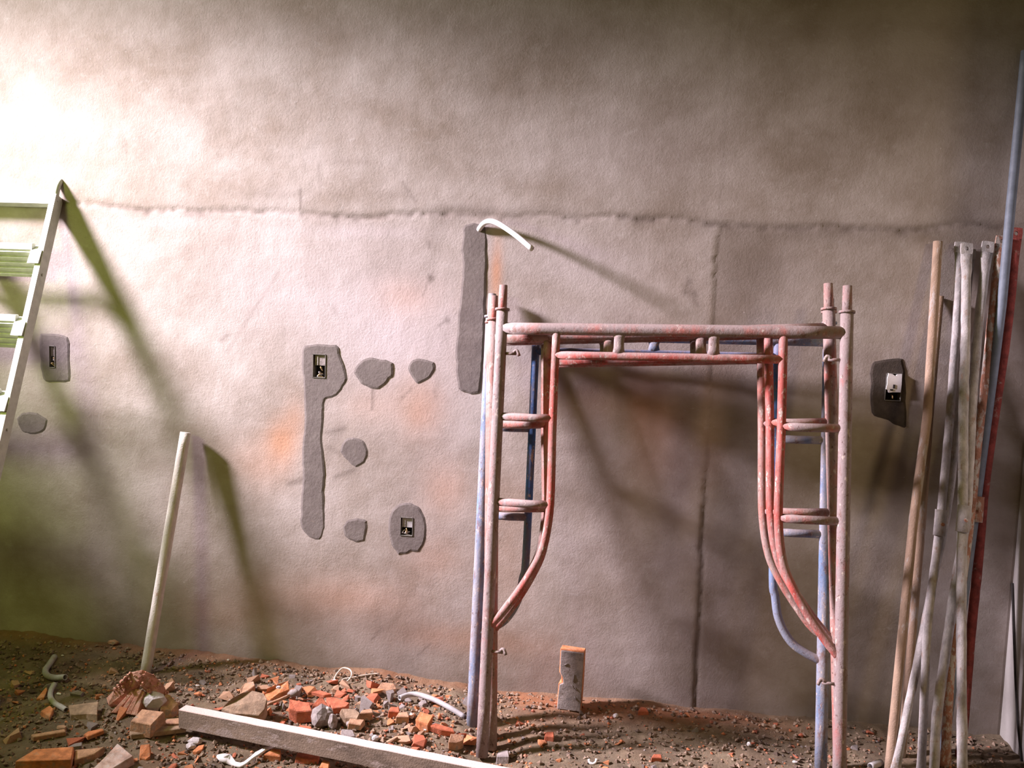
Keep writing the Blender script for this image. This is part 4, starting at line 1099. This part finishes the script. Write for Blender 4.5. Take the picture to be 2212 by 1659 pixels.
for i, (c, s, lab) in enumerate([
        ((-2.2867, -0.1397, 0.0478), (.007, .004, .003), 'white scrap beside the grey bent conduit offcut'),
        ((-2.0905, -0.4646, 0.0379), (.010, .005, .005), 'white scrap inside the curve of the pale conduit offcut'),
        ((-1.5992, -0.0528, 0.0525), (.006, .004, .004), 'white scrap close to the wall behind the big brown slab'),
        ((-1.0226, -0.4966, 0.0878), (.007, .005, .009), 'white chip on top of the biggest round stone'),
        ((-0.7365, -0.3798, 0.0329), (.009, .005, .012), 'white chip left of the clean orange brick piece'),
        ((-0.6699, -0.4403, 0.0197), (.007, .004, .005), 'white chip in front of the clean orange brick piece'),
        ((-0.9685, -0.679, 0.0152), (.011, .006, .006), 'white chip just in front of the timber middle'),
        ((0.5014, -0.3067, 0.0127), (.008, .005, .008), 'white scrap on the dark floor between the scaffold legs'),
        ((0.6577, -0.3495, -0.0146), (.009, .006, .005), 'white scrap just left of the right scaffold legs'),
        ((-1.6041, -0.3233, 0.0563), (.012, .003, .003), 'thin white sliver right of the crumbling clay block')]):
    stone('white_scrap', c, s, 'white', lab, 'scrap', 20.0 + i)
bent('plastic_curl', [(-0.0705, -0.5296, 0.0177), (-0.0667, -0.5364, 0.0098), (-0.0553, -0.538, 0.0068), (-0.0461, -0.5328, 0.0117), (-0.0434, -0.5288, 0.0217)], 0.0045, 'white', 'white curled scrap on the floor in front of the standing brick', 'scrap', None, 3)
bent('conduit_offcut', [(0.9095, -0.3742, 0.0099), (0.9552, -0.336, 0.0102)], 0.0125, 'conduit', 'short grey conduit piece at the foot of the buff poles', 'conduit')

# ---------------------------------------------------------------- scattered brick chips and lumps
def chip_mesh(name, seed, m, flat):
    rnd = random.Random(seed)
    bm = bmesh.new()
    L_, W_, H_ = 1.0, rnd.uniform(.5, .95), rnd.uniform(.25, .6) * flat
    for i in range(11):
        a = [rnd.choice((-1, 1)) * rnd.uniform(.75, 1.0) if rnd.random() < .75 else rnd.uniform(-.6, .6) for _ in range(3)]
        bm.verts.new((a[0] * L_ / 2, a[1] * W_ / 2, a[2] * H_ / 2))
    r = bmesh.ops.convex_hull(bm, input=bm.verts)
    bmesh.ops.delete(bm, geom=[g for g in r['geom_interior'] if isinstance(g, bmesh.types.BMVert)], context='VERTS')
    bmesh.ops.recalc_face_normals(bm, faces=bm.faces)
    me = bpy.data.meshes.new(name)
    bm.to_mesh(me)
    bm.free()
    me.materials.append(M[m])
    return me


KINDS = {'brick': 'orange', 'red_brick': 'red', 'tan': 'dusty tan'}
chips = {m: [chip_mesh('brick_chip', 100 * i + j, m, 1.0) for j in range(8)] for i, m in enumerate(('brick', 'red_brick', 'tan'))}
lumps = [chip_mesh('mortar_lump', 900 + j, 'grey', 1.5) for j in range(8)]
taken = [tuple(o.location) + (max(o.dimensions) * .45,) for o in COL.objects if o.type == 'MESH' and o.parent is None and o.get('category') in ('brick', 'rubble slab', 'stone', 'conduit', 'mortar lump')]


loose = []


def scatter(n, box, sizes, where, weights, seed):
    rnd = random.Random(seed)
    placed = 0
    tries = 0
    while placed < n and tries < n * 30:
        tries += 1
        x, y = rnd.uniform(box[0], box[1]), rnd.uniform(box[2], box[3])
        s = sizes[0] + (sizes[1] - sizes[0]) * rnd.random() ** 1.8
        # stay clear of the timber and of pieces already lying there
        rel = Vector((x, y, 0)) - Vector((tA.x, tA.y, 0))
        al, ac = rel.dot(tdir), rel.dot(tback)
        if -.03 < al < tlen + .03 and -s * .6 < ac < .05 + s * .6:
            continue
        if box[4] is not None and (ac > 0) != box[4]:
            continue
        if any((x - t[0]) ** 2 + (y - t[1]) ** 2 < (t[3] * .65 + s * .38) ** 2 for t in taken):
            continue
        q = rnd.random()
        if q < weights[0]:
            m = 'brick'
        elif q < weights[0] + weights[1]:
            m = 'red_brick'
        elif q < weights[0] + weights[1] + weights[2]:
            m = 'tan'
        else:
            m = None
        me = rnd.choice(chips[m]) if m else rnd.choice(lumps)
        o = bpy.data.objects.new(me.name.split('.')[0], me)
        o.scale = (s, s, s)
        o.rotation_euler = (rnd.gauss(0, .28), rnd.gauss(0, .28), rnd.uniform(0, 6.3))
        o.location = (x, y, floor_h(x, y) + s * .16)
        link(o)
        if m:
            tag(o, KINDS[m] + ' brick chip', 'brick chip', KINDS[m] + ' chips ' + where)
        else:
            tag(o, 'grey mortar lump', 'mortar lump', 'mortar lumps ' + where)
        loose.append((o, s))
        taken.append((x, y, 0, s * .5))
        placed += 1


scatter(165, (-1.45, -.46, -.62, -.14, True), (.018, .068), 'among the rubble between the timber and the wall', (.30, .26, .20), 1)
scatter(45, (-2.35, -1.50, -.98, -.22, None), (.016, .065), 'in the rubble left of the timber', (.34, .12, .32), 2)
scatter(50, (-1.60, -.50, -1.0, -.60, False), (.014, .050), 'on the ground in front of the timber', (.34, .22, .22), 3)
scatter(24, (-.38, 0.05, -.62, -.26, None), (.014, .034), 'on the dirt just right of the left scaffold legs', (.34, .50, .06), 4)
scatter(36, (0.05, 1.40, -.62, -.08, None), (.012, .034), 'on the dark dirt from the standing brick to the corner', (.26, .44, .12), 5)


# every loose piece is described by its size, colour and what it lies beside
LAND = [((-1.80, -.92), 'largest flat brick piece'), ((-1.6395, -0.8262, 0.0111)[:2], 'pinkish plastered slab'), ((-1.9285, -0.5637, 0.0443)[:2], 'wide brown slab'), ((-2.278, -0.2068, 0.0295)[:2], 'bent conduit offcut'),
        ((-1.7307, -0.5771, 0.06)[:2], 'crumbling clay block'), ((-1.6403, -0.6281, 0.045)[:2], 'squarish tan brick'), ((-1.3374, -0.4665, 0.0555)[:2], 'big grey brown slab'), ((-1.2784, -0.3207, 0.0511)[:2], 'white pebbled brick'),
        ((-1.1514, -0.4143, 0.0403)[:2], 'red brick block'), ((-1.0393, -0.5112, 0.0302)[:2], 'biggest round stone'), ((-0.9614, -0.4226, 0.0387)[:2], 'brown block'), ((-0.6897, -0.3831, 0.0211)[:2], 'clean orange brick'),
        ((-0.6149, -0.4052, 0.0101)[:2], 'long red brick piece'), ((-0.8248, -0.1882, 0.016)[:2], 'arching conduit end'), ((-1.0824, -0.1126, 0.0371)[:2], 'wire loop'), ((-0.5487, -0.4322, -0.0093)[:2], 'brown brick by the scaffold'),
        ((-.445, -.51), 'left scaffold feet'), ((-.165, -.19), 'standing brick'), ((.745, -.62), 'right scaffold feet'), ((-1.2316, -0.7701, 0.0071)[:2], 'white plastic strip'),
        ((-1.4408, -0.6963, 0.012)[:2], 'two pale pebbles'), ((-1.0274, -0.6845, 0.0071)[:2], 'flat red brick before the timber'), ((-0.9014, -0.1199, 0.0292)[:2], 'lone brown orange slab'), ((1.05, -.40), 'buff pole feet'),
        ((-0.2262, -0.3505, 0.0037)[:2], 'lone orange cube'), ((0.1231, -0.1086, 0.0227)[:2], 'crumbly red bit by the wall'), ((0.503, -0.2962, 0.0077)[:2], 'white scrap amid the scaffold legs'), ((-0.0558, -0.5178, 0.0014)[:2], 'white curled scrap'),
        ((-1.9684, -0.7101, 0.0249)[:2], 'long narrow brown strip'), ((-0.7319, -0.6602, 0.0012)[:2], 'front face of the timber'), ((-0.5227, -0.0677, 0.0101)[:2], 'wall foot behind the left scaffold')]
ORD = ['', 'second nearest ', 'third nearest ', 'fourth nearest ', 'fifth nearest ', 'sixth nearest ', 'seventh nearest ', 'eighth nearest ', 'ninth nearest ', 'tenth nearest ']


def describe(pieces):
    fams = {}
    for o, s in pieces:
        x, y = o.location.x, o.location.y
        d, i = min((math.hypot(x - p[0], y - p[1]), i) for i, (p, _) in enumerate(LAND))
        dx, dy = x - LAND[i][0][0], y - LAND[i][0][1]
        side = ('right of' if dx > 0 else 'left of') if abs(dx) > abs(dy) else ('behind' if dy > 0 else 'in front of')
        size = 'tiny ' if s < .022 else 'small ' if s < .034 else 'medium ' if s < .048 else 'large '
        fams.setdefault((size + o['label'], side, LAND[i][1]), []).append((d, o.name, o))
    for (what, side, land), items in fams.items():
        items.sort()
        for n, (_, _, o) in enumerate(items):
            o['label'] = (ORD[n] if n < len(ORD) else 'outermost ') + what + ' ' + side + ' the ' + land


describe(loose)


def grains(name, n, box, sizes, m, label, cat, seed, dens):
    rnd = random.Random(seed)
    parts_v, parts_f = [], []
    for _ in range(n):
        x, y = rnd.uniform(box[0], box[1]), box[3] - (box[3] - box[2]) * rnd.random()
        if rnd.random() > dens(x, y):
            continue
        s = sizes[0] + (sizes[1] - sizes[0]) * rnd.random() ** 2.2
        z = floor_h(x, y) + s * .2
        mt = Matrix.Translation((x, y, z)) @ Matrix.Rotation(rnd.random() * 6.3, 4, 'Z') @ Matrix.Rotation(rnd.random() * 6.3, 4, 'X')
        o = len(parts_v)
        for v in ((1, 0, 0), (-1, .1, 0), (0, .8, .1), (.1, -.8, 0), (0, .1, .7), (0, 0, -.7)):
            parts_v.append(mt @ (Vector(v) * s * rnd.uniform(.4, .62)))
        parts_f += [[o + a, o + b, o + c] for a, b, c in ((0, 2, 4), (2, 1, 4), (1, 3, 4), (3, 0, 4), (2, 0, 5), (1, 2, 5), (3, 1, 5), (0, 3, 5))]
    ob = mesh_obj(name, parts_v, parts_f, m)
    tag(ob, label, cat, None, 'stuff')


def island_mix(name, cols, rough=0.95):
    k = NT(name, rough)
    g = k.n('ShaderNodeNewGeometry')
    rp = k.n('ShaderNodeValToRGB')
    el = rp.color_ramp.elements
    el[0].color, el[1].color = col(cols[0]), col(cols[-1])
    for i, c in enumerate(cols[1:-1]):
        el.new((i + 1) / (len(cols) - 1)).color = col(c)
    k.l(g.outputs['Random Per Island'], rp.inputs[0])
    k.base(rp.outputs[0])
    return k.m


M['crumb'] = island_mix('crumb_mix', [(0.50, 0.17, 0.07), (0.36, 0.12, 0.07), (0.42, 0.26, 0.17), (0.58, 0.24, 0.11), (0.30, 0.20, 0.14)])
M['soil_mix'] = island_mix('soil_mix', [(0.10, 0.07, 0.055), (0.22, 0.155, 0.11), (0.30, 0.22, 0.16), (0.16, 0.11, 0.08)])
M['soil'] = gritty('soil_clods', (0.22, 0.155, 0.110), var=0.45, scale=60)
dl = lambda x, y: 0.9 if x < -.4 else 0.6
grains('soil_clods', 15000, (-2.6, 1.46, -1.05, -.035), (.004, .026), 'soil_mix', 'crumbly brown soil covering the ground along the wall', 'soil', 11, dl)
dr = lambda x, y: (0.9 if -1.7 < x < -.3 else 0.45 if x < -1.7 else 0.35)
grains('brick_crumbs', 8000, (-2.5, 1.44, -1.05, -.05), (.004, .020), 'crumb', 'fine orange brick crumbs strewn over the dirt', 'brick crumbs', 12, dr)
grains('mortar_grit', 2600, (-2.4, 1.44, -1.0, -.05), (.004, .014), 'grey', 'grey mortar grit strewn over the dirt', 'grit', 13, dr)
